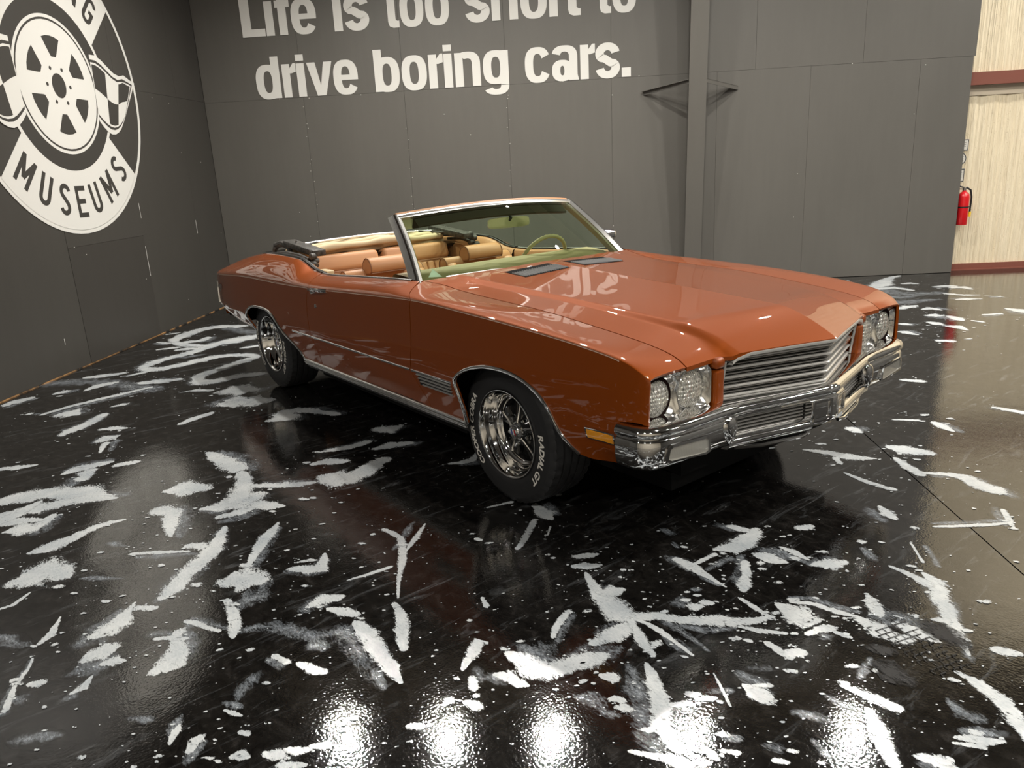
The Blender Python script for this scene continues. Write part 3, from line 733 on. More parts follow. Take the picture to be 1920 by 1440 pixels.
# ------------------------------------------------------------------ paint thrown on the floor
SPLATS = [[(-0.42,-2.749,0.065),(-0.396,-2.631,0.099),(-0.307,-2.468,0.097),(-0.199,-2.384,0.101),(-0.074,-2.305,0.029)],
[(-0.217,-2.767,0.04),(-0.18,-2.596,0.071),(-0.14,-2.419,0.061),(-0.033,-2.287,0.02)],
[(0.023,-2.766,0.018),(0.029,-2.701,0.091),(0.06,-2.648,0.072),(-0.025,-2.569,0.027)],
[(0.355,-2.699,0.024),(0.359,-2.642,0.056),(0.338,-2.553,0.048),(0.271,-2.43,0.031),(0.284,-2.315,0.014)],
[(0.621,-2.764,0.069),(0.622,-2.716,0.124),(0.597,-2.663,0.131),(0.695,-2.622,0.045)],
[(0.805,-2.855,0.01),(0.808,-2.811,0.015),(0.746,-2.749,0.006)],
[(1.26,-2.616,0.03),(1.256,-2.572,0.06),(1.226,-2.53,0.048),(1.127,-2.453,0.012)],
[(1.392,-2.664,0.023),(1.39,-2.623,0.065),(1.38,-2.578,0.037)],
[(1.463,-2.619,0.018),(1.472,-2.588,0.031),(1.494,-2.563,0.008)],
[(1.625,-2.492,0.033),(1.615,-2.451,0.062),(1.554,-2.409,0.04),(1.463,-2.394,0.023),(1.442,-2.37,0.022)],
[(1.434,-2.45,0.014),(1.459,-2.411,0.016),(1.504,-2.368,0.009)],
[(1.16,-2.363,0.022),(1.123,-2.303,0.048),(1.026,-2.224,0.049),(0.959,-2.15,0.052),(0.849,-2.058,0.044),(0.71,-1.977,0.011)],
[(0.788,-2.157,0.028),(0.832,-2.112,0.035)],
[(1.218,-2.127,0.058),(1.221,-2.079,0.127),(1.278,-2.034,0.066)],
[(1.357,-2.178,0.019),(1.466,-2.194,0.027),(1.56,-2.217,0.03),(1.612,-2.244,0.009)],
[(1.182,-2.044,0.01),(1.068,-1.968,0.024),(0.953,-1.877,0.034),(0.845,-1.779,0.01)],
[(0.303,-2.148,0.064),(0.371,-2.121,0.057),(0.525,-2.168,0.04),(0.634,-2.19,0.011)],
[(0.071,-2.063,0.03),(0.097,-1.989,0.12),(0.171,-1.914,0.059)],
[(-0.354,-1.726,0.021),(-0.145,-1.699,0.075),(0.04,-1.685,0.068)],
[(0.434,-1.993,0.021),(0.476,-1.928,0.07),(0.48,-1.836,0.106),(0.474,-1.752,0.072)],
[(0.092,-1.688,0.029),(0.288,-1.748,0.068),(0.447,-1.824,0.071)],
[(0.587,-1.963,0.025),(0.602,-1.864,0.042),(0.593,-1.809,0.034)],
[(0.335,-1.701,0.029),(0.408,-1.628,0.042),(0.474,-1.537,0.038),(0.52,-1.467,0.023)],
[(0.565,-1.771,0.049),(0.646,-1.734,0.065),(0.684,-1.694,0.016)],
[(0.275,-1.343,0.032),(0.293,-1.27,0.065),(0.36,-1.204,0.032)],
[(0.513,-1.373,0.075),(0.573,-1.339,0.132),(0.598,-1.289,0.094),(0.558,-1.173,0.066),(0.498,-1.041,0.049)],
[(0.31,-0.99,0.027),(0.328,-0.893,0.065),(0.371,-0.809,0.035)],
[(0.128,-1.227,0.019),(0.172,-1.094,0.042),(0.171,-0.97,0.038)],
[(0.021,-0.815,0.053),(0.072,-0.767,0.079),(0.06,-0.674,0.021)],
[(-0.665,-1.209,0.062),(-0.652,-1.158,0.13),(-0.77,-1.072,0.081),(-0.698,-0.966,0.058),(-0.456,-0.861,0.036)],
[(-1.294,-1.305,0.093),(-1.285,-1.21,0.15),(-1.27,-1.195,0.074)],
[(-1.219,-1.193,0.129),(-1.187,-1.146,0.165),(-1.157,-1.093,0.092)],
[(-1.609,-1.18,0.124),(-1.581,-1.107,0.186),(-1.514,-1.048,0.081)],
[(-1.056,-1.688,0.025),(-1.109,-1.585,0.053),(-1.149,-1.464,0.034)],
[(-2.446,-1.625,0.029),(-2.364,-1.5,0.078),(-2.291,-1.35,0.029)],
[(-3.009,-1.904,0.044),(-2.964,-1.808,0.077),(-2.913,-1.649,0.044)],
[(-1.845,-1.392,0.017),(-1.75,-1.278,0.034)],
[(-2.581,-2.528,0.037),(-2.602,-2.456,0.065),(-2.635,-2.345,0.024)],
[(-1.943,-2.242,0.079),(-1.934,-2.192,0.117),(-1.864,-2.169,0.036)],
[(-1.414,-2.319,0.032),(-1.488,-2.245,0.067),(-1.55,-2.153,0.061),(-1.708,-2.023,0.036)],
[(-1.097,-2.154,0.046),(-1.115,-2.103,0.077),(-1.118,-2.071,0.031)],
[(-0.849,-2.207,0.01),(-1.018,-2.145,0.03)],
[(-0.622,-2.421,0.03),(-0.647,-2.335,0.076),(-0.625,-2.198,0.031)],
[(-0.458,-2.367,0.047),(-0.551,-2.324,0.059)],
[(-0.539,-2.172,0.038),(-0.515,-2.091,0.038)],
[(-0.988,-2.7,0.027),(-0.94,-2.624,0.048),(-0.906,-2.533,0.016)],
[(-1.344,-2.108,0.027),(-1.304,-2.034,0.046),(-1.247,-1.98,0.019)],
[(0.688,-2.367,0.014),(0.743,-2.292,0.022),(0.841,-2.172,0.008)],
[(1.166,-2.452,0.021),(1.216,-2.406,0.021)],
[(1.392,-2.337,0.013),(1.438,-2.312,0.017),(1.492,-2.29,0.015),(1.537,-2.266,0.01)],
[(1.297,-1.906,0.017),(1.344,-1.856,0.046),(1.373,-1.811,0.047),(1.277,-1.749,0.011)],
[(1.263,-1.863,0.01),(1.281,-1.817,0.017),(1.301,-1.796,0.006)],
[(1.609,-1.961,0.019),(1.6,-1.903,0.045),(1.629,-1.845,0.02)],
[(1.675,-1.916,0.013),(1.726,-1.887,0.03),(1.777,-1.858,0.021)],
[(1.824,-1.882,0.023),(1.924,-1.892,0.043),(2.05,-1.909,0.038),(2.137,-1.917,0.027),(2.216,-1.928,0.007)],
[(1.809,-1.72,0.014),(1.903,-1.746,0.029),(1.993,-1.793,0.028),(2.07,-1.833,0.016)],
[(1.251,-1.457,0.014),(1.371,-1.443,0.02),(1.506,-1.508,0.023),(1.684,-1.631,0.009),(1.785,-1.692,0.005)],
[(1.494,-1.488,0.007),(1.41,-1.384,0.016),(1.333,-1.295,0.005)],
[(1.538,-1.772,0.006),(1.553,-1.697,0.015),(1.564,-1.593,0.009)],
[(2.29,-1.748,0.01),(2.248,-1.692,0.025),(2.203,-1.621,0.031),(2.23,-1.614,0.011)],
[(2.34,-1.752,0.013),(2.388,-1.776,0.017)],
[(2.388,-1.884,0.011),(2.384,-1.862,0.02)],
[(2.422,-1.829,0.011),(2.458,-1.815,0.028)],
[(2.402,-2.005,0.017),(2.42,-1.984,0.017)],
[(2.381,-1.687,0.013),(2.42,-1.664,0.032)],
[(2.25,-2.311,0.013),(2.273,-2.289,0.021),(2.291,-2.265,0.011)],
[(2.227,-2.36,0.016),(2.254,-2.336,0.026)],
[(2.291,-2.347,0.015),(2.316,-2.319,0.02),(2.336,-2.296,0.01)],
[(2.284,-2.25,0.011),(2.309,-2.221,0.019)],
[(2.176,-2.433,0.014),(2.186,-2.414,0.027),(2.204,-2.402,0.01)],
[(2.095,-2.383,0.011),(2.117,-2.371,0.013)],
[(2.072,-2.52,0.015),(2.038,-2.495,0.026),(2.035,-2.475,0.013)],
[(2.002,-2.552,0.008),(1.966,-2.528,0.019),(1.944,-2.511,0.006)],
[(1.969,-2.388,0.006),(1.998,-2.373,0.012),(2.026,-2.359,0.006)],
[(1.907,-2.13,0.013),(1.958,-2.115,0.026),(2.001,-2.088,0.02)],
[(1.809,-2.174,0.012),(1.875,-2.154,0.016)],
[(1.51,-2.901,0.015),(1.403,-2.869,0.01),(1.317,-2.822,0.008),(1.259,-2.8,0.003)],
[(1.18,-2.774,0.01),(1.149,-2.737,0.023),(1.035,-2.686,0.004)],
[(1.562,-2.731,0.01),(1.556,-2.7,0.024),(1.507,-2.664,0.005)],
[(1.416,-2.826,0.013),(1.432,-2.797,0.021)],
[(1.999,-1.462,0.009),(2.053,-1.483,0.014)],
[(1.612,-1.209,0.014),(1.626,-1.205,0.016)],
[(0.812,-0.816,0.016),(0.864,-0.71,0.038),(0.786,-0.617,0.014)],
[(1.395,-0.992,0.009),(1.427,-0.875,0.012)],
[(2.131,-1.068,0.01),(2.223,-1.113,0.028),(2.319,-1.145,0.058),(2.415,-1.168,0.069),(2.452,-1.153,0.041),(2.497,-1.092,0.029),(2.575,-1.043,0.025),(2.667,-0.955,0.037),(2.728,-0.889,0.024),(2.769,-0.809,0.012)],
[(2.469,-1.352,0.021),(2.479,-1.286,0.049),(2.483,-1.213,0.043)],
[(2.457,-1.171,0.018),(2.556,-1.225,0.026),(2.641,-1.26,0.011)],
[(2.464,-1.152,0.009),(2.567,-1.145,0.013),(2.724,-1.169,0.005)],
[(2.27,-1.118,0.028),(2.294,-1.078,0.041),(2.305,-1.054,0.018)],
[(2.009,-1.012,0.016),(2.039,-0.965,0.027),(2.054,-0.934,0.011)],
[(2.061,-1.067,0.016),(2.091,-1.03,0.029),(2.123,-0.987,0.016)],
[(1.527,-0.816,0.017),(1.634,-0.849,0.054),(1.682,-0.859,0.023)],
[(1.652,-0.928,0.017),(1.731,-1.032,0.021),(1.797,-1.137,0.013)],
[(1.743,-0.911,0.006),(1.792,-0.969,0.007)],
[(2.351,-0.573,0.011),(2.389,-0.518,0.044),(2.399,-0.441,0.055),(2.359,-0.31,0.025)],
[(2.274,-0.362,0.025),(2.335,-0.352,0.025)],
[(2.481,-0.486,0.022),(2.535,-0.475,0.049),(2.595,-0.458,0.013)],
[(2.514,-0.37,0.009),(2.575,-0.371,0.022),(2.64,-0.381,0.008)],
[(2.676,-0.403,0.016),(2.712,-0.35,0.047),(2.73,-0.315,0.037)],
[(2.49,-0.569,0.018),(2.549,-0.653,0.022),(2.588,-0.71,0.033),(2.608,-0.743,0.014)],
[(2.297,-0.741,0.021),(2.374,-0.736,0.034),(2.466,-0.756,0.014),(2.548,-0.766,0.005)],
[(2.368,-0.728,0.009),(2.372,-0.6,0.014)],
[(2.547,-0.95,0.03),(2.567,-0.93,0.017)],
[(2.56,-0.906,0.022),(2.576,-0.889,0.016)],
[(2.5,-0.945,0.013),(2.513,-0.931,0.011)],
[(2.509,-0.888,0.011),(2.519,-0.878,0.009)],
[(2.75,-1.008,0.011),(2.766,-0.99,0.011)],
[(2.739,-0.731,0.017),(2.809,-0.742,0.062),(2.857,-0.738,0.067),(2.872,-0.721,0.025)],
[(2.761,-0.683,0.009),(2.816,-0.636,0.014),(2.892,-0.628,0.017),(2.963,-0.599,0.007)],
[(2.899,-0.806,0.015),(2.906,-0.787,0.019)],
[(2.913,-0.757,0.023),(2.933,-0.725,0.023)],
[(2.953,-0.736,0.01),(2.978,-0.731,0.016),(3.0,-0.728,0.008)],
[(2.625,-0.791,0.008),(2.703,-0.807,0.015),(2.784,-0.816,0.006)],
[(2.729,-0.935,0.008),(2.784,-0.909,0.016),(2.852,-0.857,0.009)],
[(2.912,-0.457,0.011),(2.961,-0.505,0.035),(2.997,-0.539,0.021)],
[(2.971,-0.614,0.025),(3.029,-0.619,0.049),(3.085,-0.625,0.04),(3.121,-0.608,0.032)],
[(3.059,-0.553,0.017),(3.112,-0.552,0.037),(3.163,-0.551,0.028),(3.195,-0.549,0.012)],
[(2.974,-0.174,0.01),(3.025,-0.203,0.036),(3.098,-0.307,0.033),(3.166,-0.403,0.028),(3.221,-0.476,0.025),(3.284,-0.553,0.006)],
[(2.872,-0.211,0.009),(2.946,-0.218,0.021),(3.021,-0.235,0.03)],
[(2.839,0.018,0.005),(2.938,-0.096,0.008)],
[(3.325,-0.468,0.02),(3.349,-0.452,0.028),(3.378,-0.44,0.016)],
[(3.131,-0.441,0.013),(3.151,-0.43,0.026),(3.16,-0.409,0.012)],
[(3.291,-0.663,0.007),(3.353,-0.668,0.024),(3.421,-0.698,0.031),(3.471,-0.741,0.028),(3.512,-0.789,0.023),(3.549,-0.836,0.01)],
[(3.101,-0.966,0.007),(3.192,-0.953,0.025),(3.249,-0.941,0.025)],
[(3.205,-1.007,0.015),(3.251,-1.052,0.027),(3.29,-1.099,0.027),(3.345,-1.152,0.022)],
[(2.654,-1.307,0.01),(2.732,-1.357,0.028),(2.809,-1.414,0.037),(2.87,-1.479,0.035),(2.924,-1.497,0.031),(2.96,-1.517,0.017)],
[(2.874,-1.614,0.007),(2.922,-1.581,0.012),(2.956,-1.557,0.024),(3.007,-1.542,0.028)],
[(2.316,-1.596,0.013),(2.407,-1.579,0.058),(2.473,-1.556,0.053),(2.5,-1.477,0.047),(2.52,-1.414,0.061),(2.539,-1.372,0.021)],
[(2.435,-1.667,0.018),(2.466,-1.66,0.027),(2.485,-1.649,0.012)],
[(2.605,-1.449,0.016),(2.632,-1.429,0.026)],
[(2.701,-1.5,0.015),(2.721,-1.486,0.018)],
[(2.731,-1.519,0.012),(2.756,-1.5,0.02)],
[(2.843,-1.526,0.011),(2.857,-1.509,0.016)],
[(2.827,-1.394,0.014),(2.855,-1.355,0.015),(2.871,-1.345,0.007)],
[(2.864,-1.318,0.012),(2.884,-1.293,0.017),(2.894,-1.276,0.006)],
[(2.831,-1.32,0.015),(2.847,-1.306,0.015)],
[(2.917,-1.17,0.012),(2.956,-1.172,0.036),(2.994,-1.174,0.033)],
[(2.933,-1.152,0.009),(2.965,-1.117,0.013)],
[(2.821,-1.192,0.003),(2.889,-1.237,0.006),(2.942,-1.275,0.006)],
[(2.84,-0.946,0.014),(2.884,-0.952,0.017),(2.93,-0.963,0.008)],
[(2.917,-0.936,0.022),(2.94,-0.911,0.025)],
[(2.996,-1.461,0.015),(3.033,-1.463,0.019)],
[(3.035,-1.431,0.01),(3.062,-1.409,0.013)],
[(3.143,-1.359,0.012),(3.164,-1.343,0.012)],
[(3.406,-0.939,0.008),(3.44,-0.907,0.023),(3.49,-0.866,0.011)],
[(3.41,-0.964,0.006),(3.466,-0.923,0.011)],
[(3.372,-1.079,0.016),(3.416,-1.057,0.032),(3.442,-1.056,0.021)],
[(2.01,0.627,0.016),(2.109,0.669,0.04),(2.215,0.692,0.049),(2.317,0.755,0.01)],
[(2.177,0.628,0.023),(2.233,0.581,0.015)],
[(2.293,0.957,0.031),(2.359,0.966,0.083),(2.452,1.002,0.051)],
[(2.383,0.83,0.017),(2.486,0.756,0.037),(2.56,0.709,0.025)],
[(2.561,0.734,0.014),(2.635,0.793,0.027),(2.711,0.814,0.052),(2.8,0.768,0.05),(2.872,0.755,0.049)],
[(2.309,0.484,0.01),(2.424,0.459,0.02),(2.554,0.456,0.022)],
[(2.606,0.242,0.019),(2.651,0.211,0.038),(2.695,0.181,0.018)],
[(2.479,-0.168,0.031),(2.495,-0.134,0.025)],
[(2.28,1.482,0.024),(2.341,1.444,0.042),(2.413,1.408,0.011)],
[(1.772,2.194,0.035),(1.863,2.23,0.041)],
[(2.405,1.97,0.023),(2.557,1.973,0.038)],
[(2.1,1.379,0.01),(2.2,1.46,0.02)],
[(2.838,0.22,0.008),(2.951,0.354,0.016),(3.037,0.478,0.008)],
[(2.963,0.568,0.016),(3.008,0.502,0.02),(3.055,0.427,0.011)],
[(2.356,-1.431,0.01),(2.313,-1.375,0.02),(2.277,-1.292,0.016)],
[(2.019,1.077,0.046),(2.046,1.071,0.046)],
[(-0.704,5.733,0.036),(-0.619,5.765,0.067),(-0.542,5.729,0.026)],
[(-0.149,5.482,0.056),(-0.182,5.755,0.146),(-0.317,6.188,0.061),(-0.324,6.458,0.028)],
[(-0.171,5.372,0.06),(-0.083,5.431,0.079),(0.028,5.598,0.06),(0.25,5.557,0.038)],
[(-0.009,5.915,0.042),(0.033,5.992,0.085),(0.101,5.986,0.034)],
[(0.332,5.892,0.032),(0.411,5.991,0.081),(0.468,6.028,0.061)],
[(0.505,5.911,0.039),(0.583,6.008,0.08),(0.682,5.935,0.038)],
[(0.599,4.482,0.06),(0.654,4.671,0.077),(0.669,4.757,0.019)],
[(0.808,4.597,0.03),(0.832,4.687,0.076),(0.933,4.651,0.03)],
[(0.971,4.364,0.056),(1.006,4.39,0.084),(1.055,4.393,0.042)],
[(0.962,3.866,0.051),(0.999,3.882,0.051)],
[(1.103,4.068,0.039),(1.164,4.052,0.063),(1.238,4.016,0.02)],
[(1.078,3.563,0.023),(1.123,3.57,0.058),(1.232,3.541,0.022)],
[(1.12,4.407,0.041),(1.197,4.365,0.079),(1.274,4.294,0.025)],
[(1.293,3.998,0.037),(1.352,4.013,0.073),(1.454,3.945,0.023)],
[(0.608,5.53,0.037),(0.769,5.553,0.054),(0.882,5.63,0.022)],
[(0.832,5.265,0.027),(0.904,5.356,0.051),(0.988,5.414,0.017)],
[(0.968,5.605,0.018),(1.082,5.642,0.035)],
[(1.372,5.042,0.045),(1.51,5.002,0.116)],
[(1.458,3.423,0.032),(1.533,3.474,0.042)],
[(1.34,4.344,0.021),(1.41,4.334,0.039)],
[(1.314,4.653,0.028),(1.399,4.783,0.034)],
[(-4.165,-0.214,0.085),(-4.353,-0.389,0.102),(-4.369,-0.55,0.1),(-4.242,-0.739,0.094),(-4.088,-0.892,0.096),(-3.916,-0.964,0.039),(-3.741,-0.95,0.081),(-3.547,-0.867,0.069),(-3.408,-0.778,0.057)],
[(-3.478,-0.35,0.146),(-3.456,-0.541,0.142),(-3.435,-0.726,0.115),(-3.335,-0.886,0.087),(-3.238,-1.039,0.085),(-3.182,-1.215,0.082),(-3.107,-1.366,0.088),(-2.988,-1.47,0.051),(-2.849,-1.451,0.082),(-2.802,-1.351,0.084),(-2.811,-1.197,0.085),(-2.858,-1.027,0.088),(-2.868,-0.863,0.08),(-2.802,-0.72,0.07),(-2.678,-0.638,0.077),(-2.585,-0.626,0.05),(-2.515,-0.737,0.082),(-2.443,-0.882,0.08),(-2.374,-1.021,0.077),(-2.307,-1.154,0.081),(-2.201,-1.244,0.061),(-2.062,-1.263,0.089),(-2.002,-1.175,0.093),(-2.0,-1.067,0.078),(-1.998,-0.957,0.08),(-1.935,-0.83,0.064)],
[(-2.417,-1.629,0.024),(-2.397,-1.524,0.057),(-2.314,-1.397,0.041),(-2.312,-1.341,0.01)],
[(-2.772,-1.634,0.027),(-2.789,-1.516,0.036)],
[(-2.183,-1.806,0.015),(-2.213,-1.702,0.03),(-2.207,-1.597,0.019)],
[(-1.866,-1.423,0.014),(-1.85,-1.36,0.026),(-1.77,-1.289,0.011)],
[(-3.665,-1.182,0.035),(-3.647,-1.095,0.058),(-3.613,-1.019,0.047)],
[(-3.481,-1.055,0.045),(-3.47,-0.974,0.068),(-3.379,-0.899,0.033)],
[(-4.039,-1.09,0.025),(-3.901,-1.029,0.049),(-3.876,-0.983,0.012)],
[(-3.81,-0.879,0.062),(-3.759,-0.76,0.074),(-3.862,-0.657,0.037)],
[(-4.398,-0.919,0.022),(-4.39,-0.856,0.05),(-4.383,-0.793,0.017)],
[(-1.342,-1.259,0.063),(-1.294,-1.215,0.087),(-1.251,-1.191,0.049)],
[(-1.234,-1.19,0.074),(-1.21,-1.139,0.111),(-1.164,-1.096,0.061)],
[(-3.042,-0.551,0.054),(-3.012,-0.429,0.044)],
[(-2.545,-2.532,0.032),(-2.631,-2.456,0.057),(-2.655,-2.339,0.019)],
[(-2.621,-2.191,0.035),(-2.637,-2.134,0.059)],
[(-2.542,-2.0,0.023),(-2.615,-1.892,0.072),(-2.625,-1.773,0.037)],
[(-2.055,-2.353,0.029),(-2.147,-2.102,0.041),(-2.187,-1.824,0.043),(-2.226,-1.595,0.023)],
[(-1.267,-1.338,0.036),(-1.24,-1.272,0.107)],
[(-2.149,-2.44,0.016),(-2.145,-2.416,0.03)],
[(-1.869,-1.933,0.02),(-1.863,-1.863,0.035)],
[(-2.398,-1.624,0.019),(-2.342,-1.497,0.052),(-2.321,-1.349,0.019)]]
FAINT = [[(0.496,-2.426,0.011),(0.537,-2.401,0.036),(0.587,-2.367,0.008)],
[(0.765,-2.579,0.008),(0.793,-2.534,0.032),(0.894,-2.442,0.007)],
[(1.935,-2.335,0.022),(1.9,-2.298,0.039),(1.867,-2.255,0.027)],
[(1.024,-2.874,0.026),(1.082,-2.846,0.043),(1.146,-2.811,0.03)],
[(1.591,-2.208,0.027),(1.638,-2.108,0.044),(1.801,-2.026,0.049),(1.847,-1.904,0.026)],
[(1.847,-2.066,0.032),(1.865,-2.025,0.049)],
[(1.436,-2.174,0.039),(1.404,-2.101,0.088),(1.329,-2.009,0.03)],
[(-3.114,-2.479,0.106),(-2.89,-1.964,0.157),(-2.129,-1.598,0.131)],
[(1.687,-2.891,0.028),(1.724,-2.834,0.041),(1.749,-2.788,0.014)],
[(1.81,-2.618,0.019),(1.856,-2.576,0.026)],
[(2.203,-0.645,0.017),(2.237,-0.66,0.013)],
[(2.093,-0.586,0.024),(2.141,-0.589,0.029)],
[(2.623,-1.569,0.024),(2.659,-1.547,0.051),(2.705,-1.548,0.032)],
[(3.119,-0.891,0.016),(3.11,-0.843,0.024),(3.095,-0.781,0.012)],
[(3.1,-1.038,0.012),(3.19,-1.039,0.03)],
[(3.081,-1.161,0.023),(3.117,-1.137,0.029),(3.153,-1.129,0.023)],
[(3.168,-1.222,0.015),(3.217,-1.24,0.02)],
[(2.6,-1.155,0.021),(2.653,-1.163,0.042),(2.694,-1.159,0.021)],
[(2.596,-1.067,0.016),(2.664,-1.039,0.031),(2.715,-0.961,0.023)],
[(2.862,-1.423,0.019),(2.947,-1.456,0.04),(2.993,-1.434,0.021)],
[(2.736,-0.154,0.02),(2.789,-0.193,0.039)],
[(3.327,-0.802,0.012),(3.376,-0.832,0.043),(3.413,-0.822,0.031)],
[(0.207,5.084,0.09),(0.339,5.089,0.176),(0.425,5.233,0.053)],
[(0.426,4.741,0.13),(0.501,4.873,0.198),(0.589,5.055,0.101),(0.704,5.176,0.034)],
[(-0.224,5.628,0.159),(0.165,5.319,0.223),(0.382,5.377,0.184),(0.534,5.567,0.111)],
[(-1.636,-1.153,0.084),(-1.618,-1.104,0.154),(-1.578,-1.069,0.083)],
[(-1.401,-1.069,0.039),(-1.461,-0.964,0.06),(-1.511,-0.844,0.028)],
[(-3.671,-0.233,0.149),(-4.086,-0.33,0.12),(-4.483,-0.398,0.057)],
[(-2.088,-0.926,0.048),(-1.935,-0.83,0.111),(-1.891,-0.755,0.095)],
[(-3.248,-1.182,0.084),(-3.118,-1.073,0.124),(-3.088,-0.959,0.063)]]

rs = random.Random(11)
def ribbon(V, F, C, st, z, closed_round=True):
    """ragged ribbon along (x,y,halfwidth) stations; cover attribute 1 in the middle, 0 at the rim"""
    P = [Vector((a, b, 0)) for a, b, w in st]; W = [max(w*1.2, 0.004) for a, b, w in st]
    # resample
    Q = []; R = []
    for i in range(len(P)-1):
        L = (P[i+1]-P[i]).length; k = max(1, min(6, int(L/0.05)))
        for j in range(k):
            t = j/k
            p0 = P[max(i-1, 0)]; p1 = P[i]; p2 = P[i+1]; p3 = P[min(i+2, len(P)-1)]
            q = 0.5*((2*p1) + (p2-p0)*t + (2*p0-5*p1+4*p2-p3)*t*t + (3*p1-p0-3*p2+p3)*t*t*t)
            Q.append(q); R.append(lerp(W[i], W[i+1], t))
    Q.append(P[-1]); R.append(W[-1])
    # rounded end caps
    d0 = (Q[0]-Q[1]).normalized(); d1 = (Q[-1]-Q[-2]).normalized()
    Q = [Q[0]+d0*R[0]*0.9, Q[0]+d0*R[0]*0.5] + Q + [Q[-1]+d1*R[-1]*0.5, Q[-1]+d1*R[-1]*0.9]
    R = [R[0]*0.15, R[0]*0.75] + R + [R[-1]*0.75, R[-1]*0.15]
    n0 = len(V); k = len(Q)
    for i in range(k):
        t = (Q[min(i+1, k-1)]-Q[max(i-1, 0)]).normalized(); n = Vector((-t.y, t.x, 0))
        jl = 1+rs.uniform(-0.18, 0.22); jr = 1+rs.uniform(-0.18, 0.22)
        cv = 0.25 if i in (0, k-1) else (0.75 if i in (1, k-2) else 1.0)
        for s, c in ((-1.0*jl, 0.0), (-0.5*jl, 0.72*cv), (0.0, cv), (0.5*jr, 0.72*cv), (1.0*jr, 0.0)):
            q = Q[i]+n*R[i]*s
            V.append((q.x, q.y, z)); C.append(c)
    for i in range(k-1):
        for j in range(4):
            a = n0+i*5+j; F.append((a, a+1, a+6, a+5))
def blob(V, F, C, x, y, r, z, asp=1.0, ang=0.0):
    n0 = len(V); V.append((x, y, z)); C.append(1.0); k = 9
    for i in range(k):
        q = 2*math.pi*i/k; rr = r*rs.uniform(0.8, 1.2)
        a = rr*math.cos(q)*asp; b = rr*math.sin(q)
        V.append((x+a*math.cos(ang)-b*math.sin(ang), y+a*math.sin(ang)+b*math.cos(ang), z)); C.append(0.42)
    for i in range(k): F.append((n0, n0+1+i, n0+1+(i+1) % k))
def paint_obj(name, V, F, C, m):
    o = mesh_obj(name, V, F, m, floor_o, smooth=False)
    at = o.data.attributes.new('cover', 'FLOAT', 'POINT')
    at.data.foreach_set('value', [float(c) for c in C])
    tag(o, kind='stuff'); return o
def in_view(x, y):
    p = Vector((x, y, 0))-CAM_POS; z = p.dot(cam_f)
    if z < 0.1: return False
    a = 960+1423.28*p.dot(cam_r)/z; b = 720-1423.28*p.dot(cam_u)/z
    return -30 < a < 1950 and 0 < b < 1470
V, F, C = [], [], []
for i, st in enumerate(SPLATS): ribbon(V, F, C, st, 0.0006+0.000004*i)
# the rest of the floor, beyond the photograph's frame
for i in range(420):
    s = rs.uniform(0.3, 14); t = rs.uniform(0.3, 12); p = WB(s, 0, t)
    if in_view(p.x, p.y): continue
    a = rs.uniform(0, 6.28); L = rs.uniform(0.05, 0.5); w = rs.uniform(0.01, 0.06)
    st = [(p.x+math.cos(a)*L*q, p.y+math.sin(a)*L*q+0.05*math.sin(q*3), w*(0.3+math.sin(3.14*min(0.95, q+0.05)))) for q in (0, 0.3, 0.6, 1.0)]
    ribbon(V, F, C, st, 0.0016+0.000002*i)
paint_obj('paint_splatter', V, F, C, M_SPLAT)
V, F, C = [], [], []
for i, st in enumerate(FAINT): ribbon(V, F, C, st, 0.0003+0.000004*i)
# thin halos and dry-brush drags beside the thick strokes
for i, st in enumerate(SPLATS):
    if len(st) > 1 and rs.random() < 0.55:
        dx, dy = rs.uniform(-0.06, 0.06), rs.uniform(-0.06, 0.06)
        ribbon(V, F, C, [(a+dx, b+dy, w*rs.uniform(1.1, 1.7)+0.006) for a, b, w in st], 0.00042+0.000001*i)
paint_obj('thin_paint_haze', V, F, C, M_HAZE)
V, F, C = [], [], []
allp = [q for st in SPLATS for q in st]
for i in range(3600):
    if i < 2500:
        a, b, w = rs.choice(allp); rr = abs(rs.gauss(0, 0.16))+w*0.6; an = rs.uniform(0, 6.28); x, y = a+rr*math.cos(an), b+rr*math.sin(an)
    else:
        p = WB(rs.uniform(0.1, 11), 0, rs.uniform(0.1, 9.5)); x, y = p.x, p.y
    p = Vector((x, y, 0))-COR
    if p.dot(E_) < 0.02 or p.dot(G_) < 0.02: continue
    r = min(0.018, 0.0017*math.exp(abs(rs.gauss(0, 0.85))))
    blob(V, F, C, x, y, r, 0.0022, rs.uniform(1.0, 2.2), rs.uniform(0.4, 1.2))
paint_obj('paint_droplets', V, F, C, M_SPLAT)
# rubber tread print on the floor, front right
V, F, C = [], [], []
o0 = Vector((3.02, -0.60, 0)); ax = Vector((0.42, -0.13, 0)).normalized(); ay = Vector((-ax.y, ax.x, 0))
for i in range(12):
    for j in range(5):
        if rs.random() < 0.15: continue
        c = o0+ax*(i*0.024)+ay*(-0.045+j*0.026+0.012*(i % 2))
        for (u0, u1, w0, w1) in ((0, 0.006, 0, 0.024), (0, 0.022, 0, 0.004)):
            n0 = len(V)
            for a, b in ((u0, w0), (u1, w0), (u1, w1), (u0, w1)):
                q = c+ax*a+ay*b; V.append((q.x, q.y, 0.0026)); C.append(0.62)
            F.append((n0, n0+1, n0+2, n0+3))
blob(V, F, C, 3.17, -0.80, 0.05, 0.0025, 1.5, -0.3)
blob(V, F, C, 3.19, -0.50, 0.06, 0.0025, 1.6, -0.3)
blob(V, F, C, 3.10, -0.72, 0.03, 0.0024, 1.6, 0.5)
paint_obj('tread_print', V, F, C, M_RUBBERMARK)

